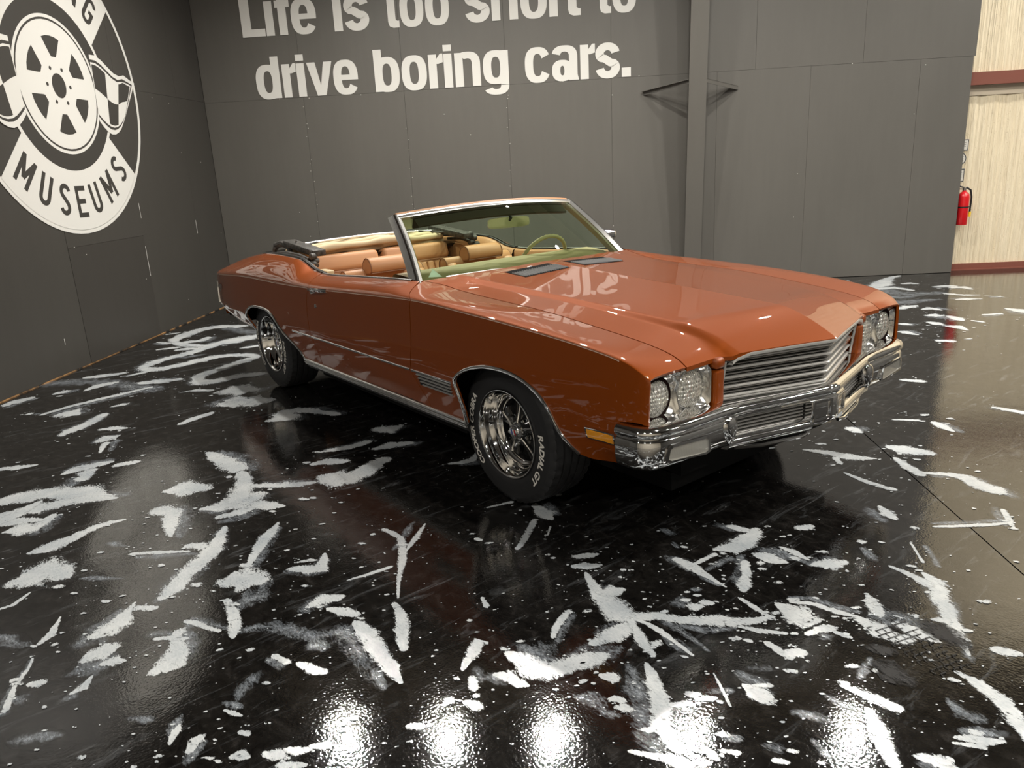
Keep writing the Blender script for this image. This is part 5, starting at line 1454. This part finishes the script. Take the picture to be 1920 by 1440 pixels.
# headlamps
for sg in (-1, 1):
    # body coloured mounting panel with post between lamps and grille
    mb = MB()
    mb.grid([[Vector((2.262+.0*w, sg*w, z)) for w in (.47,.6,.75,.90)] for z in (.53,.65,.775)])
    mb.build('headlamp_panel', M_GAP, car, fix=False)
    mb = MB(); mb.rbox((2.24, min(sg*.490, sg*.543), .588), (2.318, max(sg*.490, sg*.543), .726), .012, 4); mb.build('front_post', M_PAINT, car, smooth=True)
    mb = MB(); mb.rbox((2.22, min(sg*.492, sg*.55), .730), (2.326, max(sg*.492, sg*.55), .775), .018, 4); mb.build('front_corner', M_PAINT, car, smooth=True)
    mb = MB(); mb.rbox((2.20, min(sg*.47, sg*.915), .552), (2.296, max(sg*.47, sg*.915), .582), .008, 3); mb.build('lower_valance', M_PAINT, car, smooth=True)
    hl = MB()
    W0, W1, Z0, Z1 = .551, .899, .582, .757
    lamps = ((.819,.667), (.636,.669))
    rows = []
    nw, nz = 70, 38
    def rr(a, b):
        # rounded rectangle parameter space -> clamp corners
        rc = .035
        w = lerp(W0, W1, a); z = lerp(Z0, Z1, b)
        cw = min(max(w, W0+rc), W1-rc); cz = min(max(z, Z0+rc), Z1-rc)
        dx, dz = w-cw, z-cz; m = max(abs(dx), abs(dz)); L = math.hypot(dx, dz)
        if L > 1e-9: w = cw+dx*m/L; z = cz+dz*m/L
        return w, z
    for i in range(nz+1):
        r = []
        for j in range(nw+1):
            w, z = rr(j/nw, i/nz)
            dl = min(math.hypot(w-a, z-b) for a, b in lamps)
            edge = min(w-W0, W1-w, z-Z0, Z1-z)
            x = 2.300-.016*(w-W0)/(W1-W0)
            dep = .024*(1-sstep(.075, .105, dl)) + .008
            mid = abs(w-.7275)
            dep = dep*sstep(0, .012, edge) + .0
            dep -= .012*(1-sstep(.0, .010, mid))
            if dl < .076: dep = .042
            r.append(Vector((x-dep, sg*w, z)))
        rows.append(r)
    hl.grid(rows)
    bz = hl.build('headlamp_bezel', M_BEZEL, car, smooth=True, sharp=0, fix=False)
    for a, b in lamps:
        c = Matrix.Translation((2.300-.016*(a-W0)/(W1-W0)-.036, sg*a, b)) @ Matrix.Rotation(math.radians(-90), 4, 'Z')
        mb = MB(); mb.lathe([(0, .028), (.015, .0275), (.03, .0255), (.045, .022), (.060, .0165), (.070, .010), (.0745, .002)], 40, c)
        mb.build('headlamp_lens', M_LENS, bz, smooth=True, sharp=0)
        mb = MB(); mb.lathe([(.0735, .004), (.075, .010), (.0785, .010), (.080, .0), (.080, -.01)], 40, c)
        mb.build('retaining_ring', M_STEEL, bz, smooth=True)
# rear bumper, mostly hidden behind the tail
rb = [(-2.475, w) for w in (0, .3, .6, .72)]+[(-2.465,.80),(-2.44,.85),(-2.40,.87)]
pth = [(x, w) for x, w in rb[::-1]]+[(x, -w) for x, w in rb[1:]]
P = []
for x, y in pth:
    sx = -1 if abs(y) < .88 else -.5; sy = 0 if abs(y) < .8 else math.copysign(.6, y)
    P.append([Vector((x-sx*d, y-sy*d, z)) for d, z in ((.06,.57),(.01,.56),(0,.54),(.004,.48),(.02,.44),(.06,.43))])
mb = MB(); mb.grid(P); mb.build('rear_bumper', M_CHROME, car, smooth=True, sharp=60)

# ------------------------------------------------------------------ wheels
R_T = .338
def build_wheel(cx, sg):
    root_loc = Vector((cx, sg*.76, R_T))
    w = bpy.data.objects.new('wheel', None); w.empty_display_size = .1
    link(w, car); w.location = root_loc
    w.rotation_euler = (0, 0, 0 if sg > 0 else math.pi)
    return w
wheel_defs = [(WB2, -1, 0.0), (-WB2, -1, 0.6), (WB2, 1, 1.1), (-WB2, 1, 2.2)]
wheel_proto = None
for cx, sg, spin in wheel_defs:
    w = build_wheel(cx, sg)
    if wheel_proto is None:
        wheel_proto = []
        # local +y is outboard
        prof = [(.200,-.118),(.212,-.124),(.240,-.129),(.275,-.128),(.305,-.122),(.322,-.112)]
        tread = []
        for a in (-.106,-.098,-.072,-.070,-.062,-.060,-.026,-.024,-.016,-.014,.014,.016,.024,.026,.060,.062,.070,.072,.098,.106):
            g = (-.072 < a < -.060) or (-.026 < a < -.014) or (.014 < a < .026) or (.060 < a < .072)
            r = R_T-.0015-.006*(a/.106)**2*(1 if abs(a) > .09 else .5)
            if g and a in (-.070,-.062,-.024,-.016,.016,.024,.062,.070): r -= .008
            tread.append((r, a))
        prof = prof+tread+[(.322,.112),(.305,.122),(.300,.1235),(.297,.1235),(.275,.128),(.262,.1292),(.258,.1288),(.240,.129),(.225,.127),(.216,.1235),(.212,.121),(.204,.112)]
        n = 168
        v, f = [], []
        for (r, h) in prof:
            for j in range(n):
                rr_ = r
                ab = abs(h)
                if r > .318 and .072 < ab < .114 and j % 4 == 0: rr_ -= .006
                elif r > .325 and ab < .060 and (j+int(h*160)) % 6 == 0: rr_ -= .004
                q = 2*math.pi*j/n
                v.append((rr_*math.cos(q), h, rr_*math.sin(q)))
        k = len(prof)
        for i in range(k-1):
            for j in range(n): f.append((i*n+j, (i+1)*n+j, (i+1)*n+(j+1) % n, i*n+(j+1) % n))
        tire = mesh_obj('tire', v, f, M_TIRE, w, True, sharp_angle=28)
        wheel_proto.append((tire, None))
        # raised white letters
        def curved(txt, a_mid, r0, size, sp):
            V, F = font_mesh(txt, size, .0016, .18)
            pts = []
            for q in V:
                ang = math.radians(a_mid)-(q.x*sp)/(r0+size*.35)
                rr_ = r0+q.y
                # outboard view: local x to the viewer's left, so mirror the angle
                pts.append((-rr_*math.cos(ang), .1302 if rr_ < .29 else .1285, rr_*math.sin(ang)))
            return mesh_obj('tire_lettering', pts, F, M_TIREWHITE, w, smooth=False)
        L1 = curved('COOPER COBRA', 186, .245, .044, 1.12); L2 = curved('RADIAL G/T', 345, .245, .044, 1.12)
        wheel_proto += [(L1, None), (L2, None)]
        mb = MB(); mb.lathe([(.2065,.116),(.2095,.124),(.2075,.128),(.203,.1275),(.199,.122),(.1955,.112),(.190,.100),(.187,.085),(.184,.078),(.176,.066),(.172,.048),(.168,.040),(.160,.036),(.152,.030),(.149,.018),(.149,-.10)], 72)
        rim = mb.build('rim', M_CHROME, w, smooth=True, sharp=50)
        mb = MB()
        n = 100; v = []; f = []
        radii = [(.150,.016),(.147,.026),(.140,.030),(.125,.031),(.105,.034),(.085,.040),(.065,.048),(.052,.054),(.045,.056),(.0,.056)]
        for (r, h) in radii:
            for j in range(n):
                q = 2*math.pi*j/n; c = math.cos(5*q-math.pi*.5)   # +1 on spoke centre
                dep = 0
                if .06 < r < .145:
                    dep = .030*sstep(.25, -.35, c)*sstep(.06, .09, r)
                v.append((r*math.cos(q), h-dep, r*math.sin(q)))
        for i in range(len(radii)-1):
            for j in range(n): f.append((i*n+j, (i+1)*n+j, (i+1)*n+(j+1) % n, i*n+(j+1) % n))
        mb.add(v, f); center = mb.build('wheel_center', M_GLOSSBLACK, w, smooth=True, sharp=40)
        wheel_proto += [(rim, None), (center, None)]
        for i in range(5):
            q = math.pi*.1+2*math.pi*i/5
            mb = MB()
            d = Vector((math.cos(q), 0, math.sin(q))); t_ = Vector((-math.sin(q), 0, math.cos(q)))
            rowsr = []
            for r, h, wd in ((.040,.058,.010),(.065,.0515,.007),(.085,.044,.0055),(.105,.038,.005),(.125,.035,.0055),(.140,.034,.009),(.150,.036,.013)):
                c = d*r+Vector((0, h, 0))
                rowsr.append([c-t_*wd+Vector((0,-.008,0)), c-t_*wd*.6+Vector((0,.001,0)), c+Vector((0,.003,0)), c+t_*wd*.6+Vector((0,.001,0)), c+t_*wd+Vector((0,-.008,0))])
            mb.grid(rowsr); wheel_proto.append((mb.build('spoke', M_CHROME, w, smooth=True, sharp=0), None))
            q += math.pi/5
            c = Vector((.066*math.cos(q), .040, .066*math.sin(q)))
            mb = MB(); mb.lathe([(0,.020),(.005,.0195),(.009,.014),(.010,.0),(.013,-.004),(.013,-.012)], 6, Matrix.Translation(c)); wheel_proto.append((mb.build('lug_nut', M_CHROME, w), None))
        mb = MB(); mb.lathe([(0,.083),(.020,.083),(.024,.080),(.030,.080),(.034,.076),(.037,.060),(.044,.055),(.044,.045)], 40); cap = mb.build('center_cap', M_CHROME, w, smooth=True); wheel_proto.append((cap, None))
        for i, (m, a0) in enumerate(((M_RED, 0), (M_WHITEPAINT, 1), (M_BLUE, 2))):
            mb = MB(); x0 = -.016+.0107*i
            mb.add([(x0-.004,.0836,-.012),(x0+.0065-.004,.0836,-.012),(x0+.0065+.004,.0836,.012),(x0+.004,.0836,.012)], [(0,1,2,3)]); wheel_proto.append((mb.build('cap_emblem', m, w, fix=False), None))
        mb = MB(); mb.lathe([(0,-.02),(.14,-.02),(.148,-.10)], 40); wheel_proto.append((mb.build('brake_drum', M_VOID, w, smooth=True), None))
        mb = MB(); mb.tube([(.172,.060,.0),(.172,.085,.0)], .004, 6); wheel_proto.append((mb.build('valve_stem', M_BLACK, w), None))
    else:
        made = {}
        for q, par in wheel_proto:
            c = q.copy(); COL.objects.link(c); c.parent = made[par] if par is not None else w; made[q] = c

# ------------------------------------------------------------------ windshield and frame
def WSB(a): return Vector((.70-.135*a*a, .757*a, .946-.004*a*a))
def WST(a): return Vector((.318-.115*a*a, .648*a, 1.297-.034*a*a))
def WSP(a, b):
    p = WSB(a).lerp(WST(a), b)
    p.x += .018*math.sin(math.pi*b)
    return p
rows = [[WSP(a, b) for a in np.linspace(-1, 1, 33)] for b in np.linspace(-.04, 1.0, 13)]
mb = MB(); mb.grid(rows)
glass = mb.build('windshield', M_GLASS, car, smooth=True, sharp=0, fix=False)
# dark band along the glass edge
def rail(path, outw, up, sec):
    """sweep a section (o,u) where o is along 'outw[i]' and u along 'up[i]'"""
    rows = [[p+o*a+u*b for a, b in sec] for p, o, u in zip(path, outw, up)]
    m = MB(); m.grid([r+[r[0]] for r in rows])
    for r in (rows[0], rows[-1]): m.add(r, [tuple(range(len(r)))])
    return m
A = np.linspace(-1, 1, 31)
top = [WST(a) for a in A]
slope = (WST(0)-WSB(0)).normalized(); nrm = Vector((slope.z, 0, -slope.x))     # forward normal of the glass
hdr = rail(top, [nrm]*31, [slope]*31, [(-.012,-.012),(.010,-.014),(.014,-.004),(.012,.012),(.002,.022),(-.02,.024),(-.075,-.004),(-.075,-.03)])
header = hdr.build('windshield_header', M_STEEL, car, smooth=True, sharp=45)
cap = rail(top, [nrm]*31, [slope]*31, [(.006,.019),(.004,.034),(-.014,.040),(-.060,.022),(-.084,-.004),(-.080,-.012),(-.02,.0235)])
cap.build('header_cap', M_LEATHER, header, smooth=True, sharp=50)
und = rail(top[2:-2], [nrm]*27, [slope]*27, [(-.014,-.016),(-.014,-.075),(-.022,-.078),(-.070,-.036),(-.070,-.031)])
und.build('sun_visor', mat('visor_brown', (.05,.035,.025), rough=.8), header, smooth=True, sharp=50)
for sg in (-1, 1):
    pth = [WSP(sg, b) for b in np.linspace(-.06, 1.045, 14)]
    outd = [Vector((.25, sg*.97, .1)).normalized()]*14
    back = [Vector((-.86, sg*.12, -.28)).normalized()]*14
    m = rail(pth, outd, back, [(-.014,-.012),(.012,-.016),(.022,-.008),(.026,.014),(.028,.052),(.018,.060),(-.012,.060)])
    pil = m.build('windshield_pillar', M_STEEL, car, smooth=True, sharp=40)
    m = rail([p for p in pth], outd, back, [(.020,-.012),(.030,-.004),(.031,.010),(.022,.012)])
    m.build('pillar_molding', M_CHROME, pil, smooth=True, sharp=40)
    m = rail([p for p in pth[1:-1]], outd[1:-1], back[1:-1], [(-.03,.0),(-.012,-.002),(-.012,.05),(-.035,.04)])
    m.build('pillar_trim', M_DASH, pil, smooth=True, sharp=40)
# base moulding
bot = [WSP(a, -.02) for a in A]
m = rail(bot, [nrm]*31, [slope]*31, [(-.006,-.014),(.010,-.016),(.014,-.006),(.010,.006),(-.006,.006)])
m.build('base_molding', M_CHROME, car, smooth=True, sharp=45)
# cowl between hood and glass
mb = MB(); mb.grid([[Vector((lerp(XR(abs(y))+.05, WSB(y/.757).x-.03, q), y, .928)) for y in np.linspace(-.74, .74, 15)] for q in (0, .5, 1)])
mb.build('cowl', M_BLACK, car, fix=False)
for y0, y1 in ((-.08,-.62), (.42,-.05)):
    mb = MB(); mb.tube([(XR(y0)-.02, y0, .958), (XR((y0+y1)/2)-.028, (y0+y1)/2, .968), (XR(y1)-.03, y1, .960)], .005, 6); mb.build('wiper', M_STEEL, car, smooth=True)
# interior mirror on a stalk from the header
ctr = Vector((.335, .035, 1.185))
ax = Vector((.50, .86, .03)).normalized(); nr = Vector((-.86, .50, -.10)).normalized(); up = ax.cross(nr).normalized(); nr = ax.cross(up).normalized()
if up.z < 0: up = -up
def mirror_body(hw, hh, th, off, m, name, parent):
    pts = [sup(0, 0, hw, hh, 5, 2*math.pi*i/40) for i in range(40)]
    b = MB(); b.prism(pts, -th, th, lambda a, c, h: ctr+ax*a+up*c+nr*(h+off)); return b.build(name, m, parent, smooth=True, sharp=40)
# the driver's mirror shows its glass side to the front camera through the windshield: silvered face both sides of a slim shell
mir = mirror_body(.128, .032, .010, 0, M_STEEL, 'rear_view_mirror', car)
mirror_body(.124, .029, .0015, -.0115, M_MIRROR, 'mirror_back', mir)
mirror_body(.124, .029, .0015, .0115, M_MIRROR, 'mirror_glass', mir)
mb = MB(); mb.tube([ctr-nr*.012, ctr+Vector((.03, 0, .03)), Vector((.345, .03, 1.235)), Vector((.30, .02, 1.275))], [.011,.008,.007,.010], 8); mb.build('mirror_stalk', M_BLACK, mir, smooth=True)
# sticker low on the passenger side of the glass
def glass_pt(a, b, o): 
    p = WSP(a, b); return p-nrm*o
mb = MB(); mb.add([glass_pt(a, b, .004) for a, b in ((-.93,.07),(-.835,.06),(-.885,.185))], [(0,1,2)])
st = mb.build('window_sticker', mat('sticker_silver', (.92,.94,.95), rough=.4), glass, fix=False)
# driver's door mirror on the far side
mb = MB(); 
for i in range(1):
    mb.rbox((.27, .86, .995), (.34, .97, 1.065), .028, 4)
om = mb.build('door_mirror', M_CHROME, car, smooth=True)
mb = MB(); mb.tube([(.33,.88,.94), (.32,.895,.97), (.31,.91,1.0)], [.02,.012,.012], 8); mb.build('mirror_foot', M_CHROME, om, smooth=True)

# ------------------------------------------------------------------ cabin
mb = MB(); mb.grid([[Vector((x, y, .31)) for y in (-.74, .74)] for x in (.40, -1.35)]); mb.build('cabin_floor', M_CARPET, car, fix=False)
mb = MB(); mb.box((-1.42,-.74,.30), (-1.36,.74,.86)); mb.build('rear_bulkhead', M_CARPET, car)
prof = [(.66,.938),(.56,.945),(.44,.956),(.33,.966),(.275,.968),(.245,.960),(.232,.940),(.235,.905),(.26,.87),(.25,.76),(.27,.66)]
mb = MB(); mb.grid([[Vector((x-(.10*(y/.73)**2 if x > .5 else 0), y, z-.004*(y/.73)**2)) for y in np.linspace(-.735, .735, 19)] for x, z in prof])
dash = mb.build('dashboard', M_DASH, car, smooth=True, sharp=0, fix=False)
mb = MB(); mb.box((.10,.10,.55), (.24,.66,.86)); 
# steering wheel
swc = Vector((.225, .38, .905)); axs = Vector((-.88, 0, .475)).normalized()
u1 = Vector((0, 1, 0)); u2 = axs.cross(u1).normalized()
if u2.z < 0: u2 = -u2
sw = MB(); P = []; Rr = []
for i in range(72):
    q = 2*math.pi*i/72; P.append(swc+(u1*math.cos(q)+u2*math.sin(q))*.187); Rr.append(.0125+.0014*math.cos(i*math.pi))
sw.tube(P, Rr, 10, closed=True)
swo = sw.build('steering_wheel', M_DASH, car, smooth=True, sharp=0)
mb = MB()
for q in (-.25, math.pi+.25, -math.pi/2):
    mb.tube([swc-axs*.03, swc-axs*.02+(u1*math.cos(q)+u2*math.sin(q))*.09, swc+(u1*math.cos(q)+u2*math.sin(q))*.182], [.018,.013,.009], 8)
mb.build('wheel_spokes', M_STEEL, swo, smooth=True)
mb = MB(); mb.tube([swc-axs*.005, swc-axs*.06, swc-axs*.25], [.04,.035,.03], 16); mb.build('steering_column', M_DASH, swo, smooth=True)
# seats
def soft(lo, hi, b, Mx=None):
    m = MB(); m.rbox(lo, hi, b, 5, Mx); return m
def front_seat(y):
    s = bpy.data.objects.new('front_seat', None); link(s, car); s.location = (-.40, y, .31)
    soft((-.02,-.30,.05), (.50,.30,.20), .06).build('cushion', M_LEATHER, s, smooth=True, sharp=0)
    Mx = Matrix.Translation((-.03, 0, .16)) @ Matrix.Rotation(math.radians(-14), 4, 'Y')
    soft((-.085,-.285,0), (.045,.285,.40), .06, Mx).build('backrest', M_LEATHER, s, smooth=True, sharp=0)
    for q in (-1, 1):
        m = MB(); m.tube([Mx @ Vector((.05, q*.25, z)) for z in (.03,.15,.30,.40)], [.045,.05,.05,.035], 12); m.build('side_bolster', M_LEATHER, s, smooth=True, sharp=0)
        m = MB(); m.tube([Mx @ Vector((.0+.052*math.cos(z), q*.287, .40+.052*math.sin(z))) for z in np.linspace(0, 2*math.pi, 25)[:-1]], .004, 6, closed=True); m.build('piping', M_PIPING, s, smooth=True)
    m = MB(); m.tube([Mx @ Vector((.0, yy, .40)) for yy in (-.288,-.284,.284,.288)], [.050,.054,.054,.050], 24); m.build('top_roll', M_LEATHER, s, smooth=True, sharp=50)
    # D-shaped head restraint
    prof = [(-.062,.515),(-.058,.545),(-.045,.575),(-.02,.598),(.012,.606),(.042,.596),(.060,.570),(.066,.540),(.060,.515),(.04,.502),(-.04,.502)]
    Mh = Matrix.Translation((.012, 0, .074)) @ Matrix.Rotation(math.radians(-8), 4, 'Y')
    rows = []
    for yy, k in ((-.150,.86),(-.147,.95),(-.138,1.0),(-.06,1.02),(.06,1.02),(.138,1.0),(.147,.95),(.150,.86)):
        rows.append([Mh @ Vector((x*k, yy, .552+(z-.552)*k)) for x, z in prof])
    m = MB(); m.grid([r+[r[0]] for r in rows])
    for r in (rows[0], rows[-1]): m.add(r, [tuple(range(len(r)))])
    hr = m.build('head_restraint', M_LEATHER, s, smooth=True, sharp=50)
    for yy in (-.147, .147):
        m = MB(); m.tube([Mh @ Vector((x*.985, yy, .552+(z-.552)*.985)) for x, z in prof], .0035, 6, closed=True); m.build('piping', M_PIPING, s, smooth=True)
    m = MB(); m.tube([Mh @ Vector((.052, yy, .503)) for yy in (-.147, .147)], .004, 6); m.build('piping', M_PIPING, s, smooth=True)
    return s
front_seat(-.385); front_seat(.385)
# rear bench: two backrest halves with pleats, smooth top roll
rs_ = bpy.data.objects.new('rear_seat', None); link(rs_, car); rs_.location = (-1.13, 0, .31)
Mx = Matrix.Translation((0, 0, .10)) @ Matrix.Rotation(math.radians(-16), 4, 'Y')
soft((.02,-.60,.02), (.50,.60,.17), .06).build('cushion', M_LEATHER, rs_, smooth=True, sharp=0)
for q in (-1, 1):
    y0, y1 = sorted((q*.012, q*.625))
    soft((-.10, y0, .02), (.02, y1, .57), .055, Mx).build('backrest', M_LEATHER, rs_, smooth=True, sharp=0)
    soft((-.04, y0+.004, .425), (.038, y1-.004, .565), .045, Mx).build('top_roll', M_LEATHER, rs_, smooth=True, sharp=0)
    m = MB(); m.tube([Mx @ Vector((.034, y, .424)) for y in np.linspace(y0+.01, y1-.01, 8)], .004, 6); m.build('piping', M_PIPING, rs_, smooth=True)
    for k in range(8):
        a = y0+.035+k*(y1-y0-.07)/8; b = a+(y1-y0-.07)/8
        soft((-.02, a+.001, .05), (.036, b-.001, .415), .016, Mx).build('pleat', M_LEATHER, rs_, smooth=True, sharp=0)
# door inner panels, quarter trim, belt mouldings
for sg in (-1, 1):
    rows = []
    for x in np.linspace(.55, -.545, 24):
        zi = ZI_(x); wi = WI_(x)
        rows.append([Vector((x, sg*(wi-.002), zi-.004)), Vector((x, sg*(wi-.03), zi-.006)), Vector((x, sg*(wi-.045), zi-.02)), Vector((x, sg*(wi-.055), zi-.08)), Vector((x, sg*(wi-.06), .55)), Vector((x, sg*(wi-.06), .33))])
    mb = MB(); mb.grid(rows); mb.build('door_trim', M_LEATHER, car, smooth=True, sharp=50, fix=False)
    rows = []
    for x in np.linspace(-.55, -1.64, 28):
        zi = ZI_(x); wi = WI_(x)
        rows.append([Vector((x, sg*(wi-.002), zi-.003)), Vector((x, sg*(wi-.03), zi-.006)), Vector((x, sg*(wi-.05), zi-.016)), Vector((x, sg*(wi-.09), zi-.10)), Vector((x, sg*(wi-.10), .55)), Vector((x, sg*(wi-.10), .33))])
    mb = MB(); mb.grid(rows); qt = mb.build('quarter_trim', M_LEATHER, car, smooth=True, sharp=50, fix=False)
    def belt(name, xs, wd, h, m, o=0.0):
        rows = [[Vector((x, sg*(WI_(x)+o+a), ZI_(x)+b)) for a, b in ((wd/2,-.004),(wd/2,h*.6),(wd*.2,h),(-wd*.2,h),(-wd/2,h*.6),(-wd/2,-.004))] for x in xs]
        mb = MB(); mb.grid(rows); return mb.build(name, m, car, smooth=True, sharp=50)
    belt('belt_molding', np.linspace(.55, -.545, 24), .016, .007, M_STEEL)
    belt('belt_seal', np.linspace(.55, -.545, 24), .014, .004, M_BLACK, -.015)
    belt('quarter_molding', list(np.linspace(-.555, -1.64, 30)), .018, .008, M_CHROME)
    belt('quarter_seal', list(np.linspace(-.555, -1.60, 30)), .016, .007, M_BLACK, -.02)
    soft((-.86, min(sg*.64, sg*.70), .80), (-.72, max(sg*.64, sg*.70), .905), .01).build('trim_box', M_DASH, car, smooth=True, sharp=40)
# rear chrome moulding around the top well
mb = MB(); mb.tube([Vector((-1.62-.02*(1-(y/.76)**2), y, ZI_(-1.64)+.004+.008*(1-(y/.76)**2))) for y in np.linspace(-.76, .76, 21)], .009, 8); mb.build('well_molding', M_CHROME, car, smooth=True)
# ------------------------------------------------------------------ folded soft top
top_ = bpy.data.objects.new('folded_top', None); link(top_, car); top_.location = (-1.4, 0, .95)
def tp(x, y, z): return Vector((x+1.4, y, z-.95))
mb = MB(); mb.grid([[tp(x, y, z) for y in np.linspace(-.70, .70, 9)] for x, z in ((-1.26,.93),(-1.30,.90),(-1.60,.93),(-1.63,.985))]); mb.build('top_well', M_BLACK, top_, fix=False)
def cross_tube(name, x, z, r, m, sag=.0, y1=.62, fl=.0, sx=1.0):
    P = [tp(x-fl*(1-(y/y1)**2), y, z+sag*(1-(y/y1)**2)) for y in np.linspace(-y1, y1, 25)]
    mb = MB(); mb.tube(P, r, 12); return mb.build(name, m, top_, smooth=True, sharp=0)
# layered cloth folds
for i, (x, z, r, sg_, y1) in enumerate(((-1.29,.990,.026,.018,.60),(-1.35,.995,.024,.022,.62),(-1.42,.985,.034,.022,.64),(-1.50,.980,.034,.018,.64),(-1.56,.970,.030,.012,.62),(-1.36,.960,.04,.02,.62),(-1.46,.955,.04,.02,.62))):
    P = []; Rr = []
    for y in np.linspace(-y1, y1, 41):
        k = 1-(y/y1)**2
        P.append(tp(x+.008*math.sin(y*9+i*2), y, z+sg_*k+.006*math.sin(y*13+i))); Rr.append(r*(1+.18*math.sin(y*11+i*1.7)+.08*math.sin(y*31)))
    mb = MB(); mb.tube(P, Rr, 12); mb.build('cloth_fold', M_CLOTH, top_, smooth=True, sharp=0)
cross_tube('front_bow', -1.40, 1.030, .010, M_STEEL, .022, .64)
cross_tube('rear_bow', -1.47, 1.028, .009, M_TOPFRAME, .020, .64)
for sg in (-1, 1):
    def Y(a): return sg*a
    mb = MB()
    mb.rbox((-.26, min(Y(.58), Y(.68)), -.022), (.26, max(Y(.58), Y(.68)), .022), .008, 2, Matrix.Translation(tp(-1.21, 0, 1.028)) @ Matrix.Rotation(math.radians(5.5), 4, 'Y'))
    mb.build('side_rail', M_TOPFRAME, top_, smooth=True, sharp=40)
    mb = MB()
    mb.tube([tp(-1.60, Y(.70), .985), tp(-1.57, Y(.69), 1.035), tp(-1.50, Y(.67), 1.050), tp(-1.42, Y(.66), 1.03), tp(-1.38, Y(.66), .99)], [.018,.024,.026,.022,.016], 8); mb.build('rear_flap', M_TOPFRAME, top_, smooth=True)
    mb = MB()
    mb.tube([tp(-1.52, Y(.705), .985), tp(-1.30, Y(.715), .992), tp(-1.10, Y(.71), .985), tp(-.98, Y(.70), .965)], [.012,.016,.016,.014], 8); mb.build('linkage_arm', M_TOPFRAME, top_, smooth=True)
    mb = MB()
    mb.tube([tp(-1.30, Y(.66), .965), tp(-1.15, Y(.69), .972), tp(-1.00, Y(.68), .950), tp(-.92, Y(.67), .925)], [.012,.014,.014,.016], 8); mb.build('linkage_arm', M_TOPFRAME, top_, smooth=True)
    mb = MB()
    for (x, y, z, r) in ((-.985,.665,1.012,.022),(-.955,.68,.985,.024),(-.96,.66,.955,.020),(-.94,.69,.935,.022),(-1.02,.69,.945,.020)):
        mb.lathe([(0,.022),(r*.7,.022),(r,.014),(r,-.014),(r*.7,-.022),(0,-.022)], 12, Matrix.Translation(tp(x, Y(y), z)))
    mb.build('pivot_joint', M_TOPFRAME, top_, smooth=True, sharp=40)
    mb = MB(); mb.lathe([(0,.030),(.006,.029),(.009,.024),(.006,.018),(.004,.008),(.010,.004),(.014,-.006)], 12, Matrix.Translation(tp(-1.30, Y(.645), 1.046)) @ Matrix.Rotation(math.radians(90), 4, 'X')); mb.build('guide_pin', M_CHROME, top_, smooth=True)
    mb = MB(); mb.tube([tp(-1.20, Y(.60), 1.020), tp(-1.35, Y(.52), 1.035), tp(-1.42, Y(.40), 1.045)], .008, 8); mb.build('bow_strut', M_TOPFRAME, top_, smooth=True)

# ------------------------------------------------------------------ fire extinguisher and notices on the cream wall
fe_s = 9.02
fe = empty('fire_extinguisher', WB(fe_s, .56, -.075), 'red fire extinguisher hanging on the cream wall beside the black wall edge', 'extinguisher')
RX = Matrix.Rotation(math.radians(90), 4, 'X')
def feM(x, y, z): return Matrix.Translation((x, y, z)) @ RX
mb = MB(); mb.lathe([(0,0),(.062,0),(.066,.008),(.066,.32),(.058,.355),(.036,.378),(.022,.386),(.022,.40),(0,.40)], 32, feM(0,0,0)); mb.build('cylinder', M_RED, fe, smooth=True)
mb = MB(); mb.lathe([(.0665,.20),(.0675,.20),(.0675,.215),(.0665,.215)], 32, feM(0,0,0)); mb.build('strap', M_BLACK, fe)
mb = MB(); mb.lathe([(0,.40),(.02,.40),(.02,.43),(0,.435)], 16, feM(0,0,0)); mb.build('valve', M_STEEL, fe, smooth=True)
ed = E_; gd = G_
mb = MB(); mb.tube([Vector((0,0,.43)), Vector((0,0,.44))-ed*.03, Vector((0,0,.455))-ed*.07], .009, 6); mb.tube([Vector((0,0,.415)), Vector((0,0,.42))-ed*.07], .007, 6); mb.build('handle', M_BLACK, fe, smooth=True)
mb = MB(); mb.tube([Vector((0,0,.42)), Vector((0,0,.43))+ed*.03, Vector((0,0,.40))+ed*.072, Vector((0,0,.32))+ed*.09, Vector((0,0,.15))+ed*.088], .011, 8); mb.build('hose', M_BLACK, fe, smooth=True)
mb = MB(); mb.tube([Vector((0,0,.15))+ed*.088, Vector((0,0,.09))+ed*.086], .016, 10); mb.build('nozzle', M_YELLOW, fe, smooth=True)
mb = MB(); mb.box((-.02,-.02,.1), (.02,.02,.3), Matrix.Translation(gd*-.075)); mb.build('bracket', M_STEEL, fe)
M_INK = mat('notice_ink', (.05,.05,.05), rough=.6); M_NOTICE = mat('notice_card', (.70,.68,.62), rough=.5)
for (s, z, w, h, rnd, lab) in ((9.005,1.475,.11,.13,False,'white framed safety notice, highest above the extinguisher'), (8.99,1.32,.12,.14,True,'round white inspection tag between two notices'), (8.995,1.13,.10,.155,False,'white notice directly above the extinguisher handle')):
    r = empty('safety_notice', WB(s, z, -.185), lab, 'notice')
    def NP(a, b, hh): return rel(WB(s+a, z+b, -.172+hh), r)
    if rnd:
        o = [(w/2*math.cos(q), h/2*math.sin(q)) for q in np.linspace(0, 2*math.pi, 33)[:-1]]
    else: o = [(-w/2,-h/2),(w/2,-h/2),(w/2,h/2),(-w/2,h/2)]
    m = MB(); m.prism(o, 0, .004, NP); m.build('card', M_NOTICE, r)
    m = MB(); m.ring2([(a*.96, b*.96) for a, b in o], [(a*.80, b*.82) for a, b in o], .004, .005, NP); m.build('border', M_INK, r)
    m = MB()
    for k in range(3): m.prism([(-w*.22, h*(.18-.16*k)), (w*.22, h*(.18-.16*k)), (w*.22, h*(.10-.16*k)+h*.11), (-w*.22, h*(.10-.16*k)+h*.11)], .004, .005, NP)
    m.build('print', M_STEEL, r)
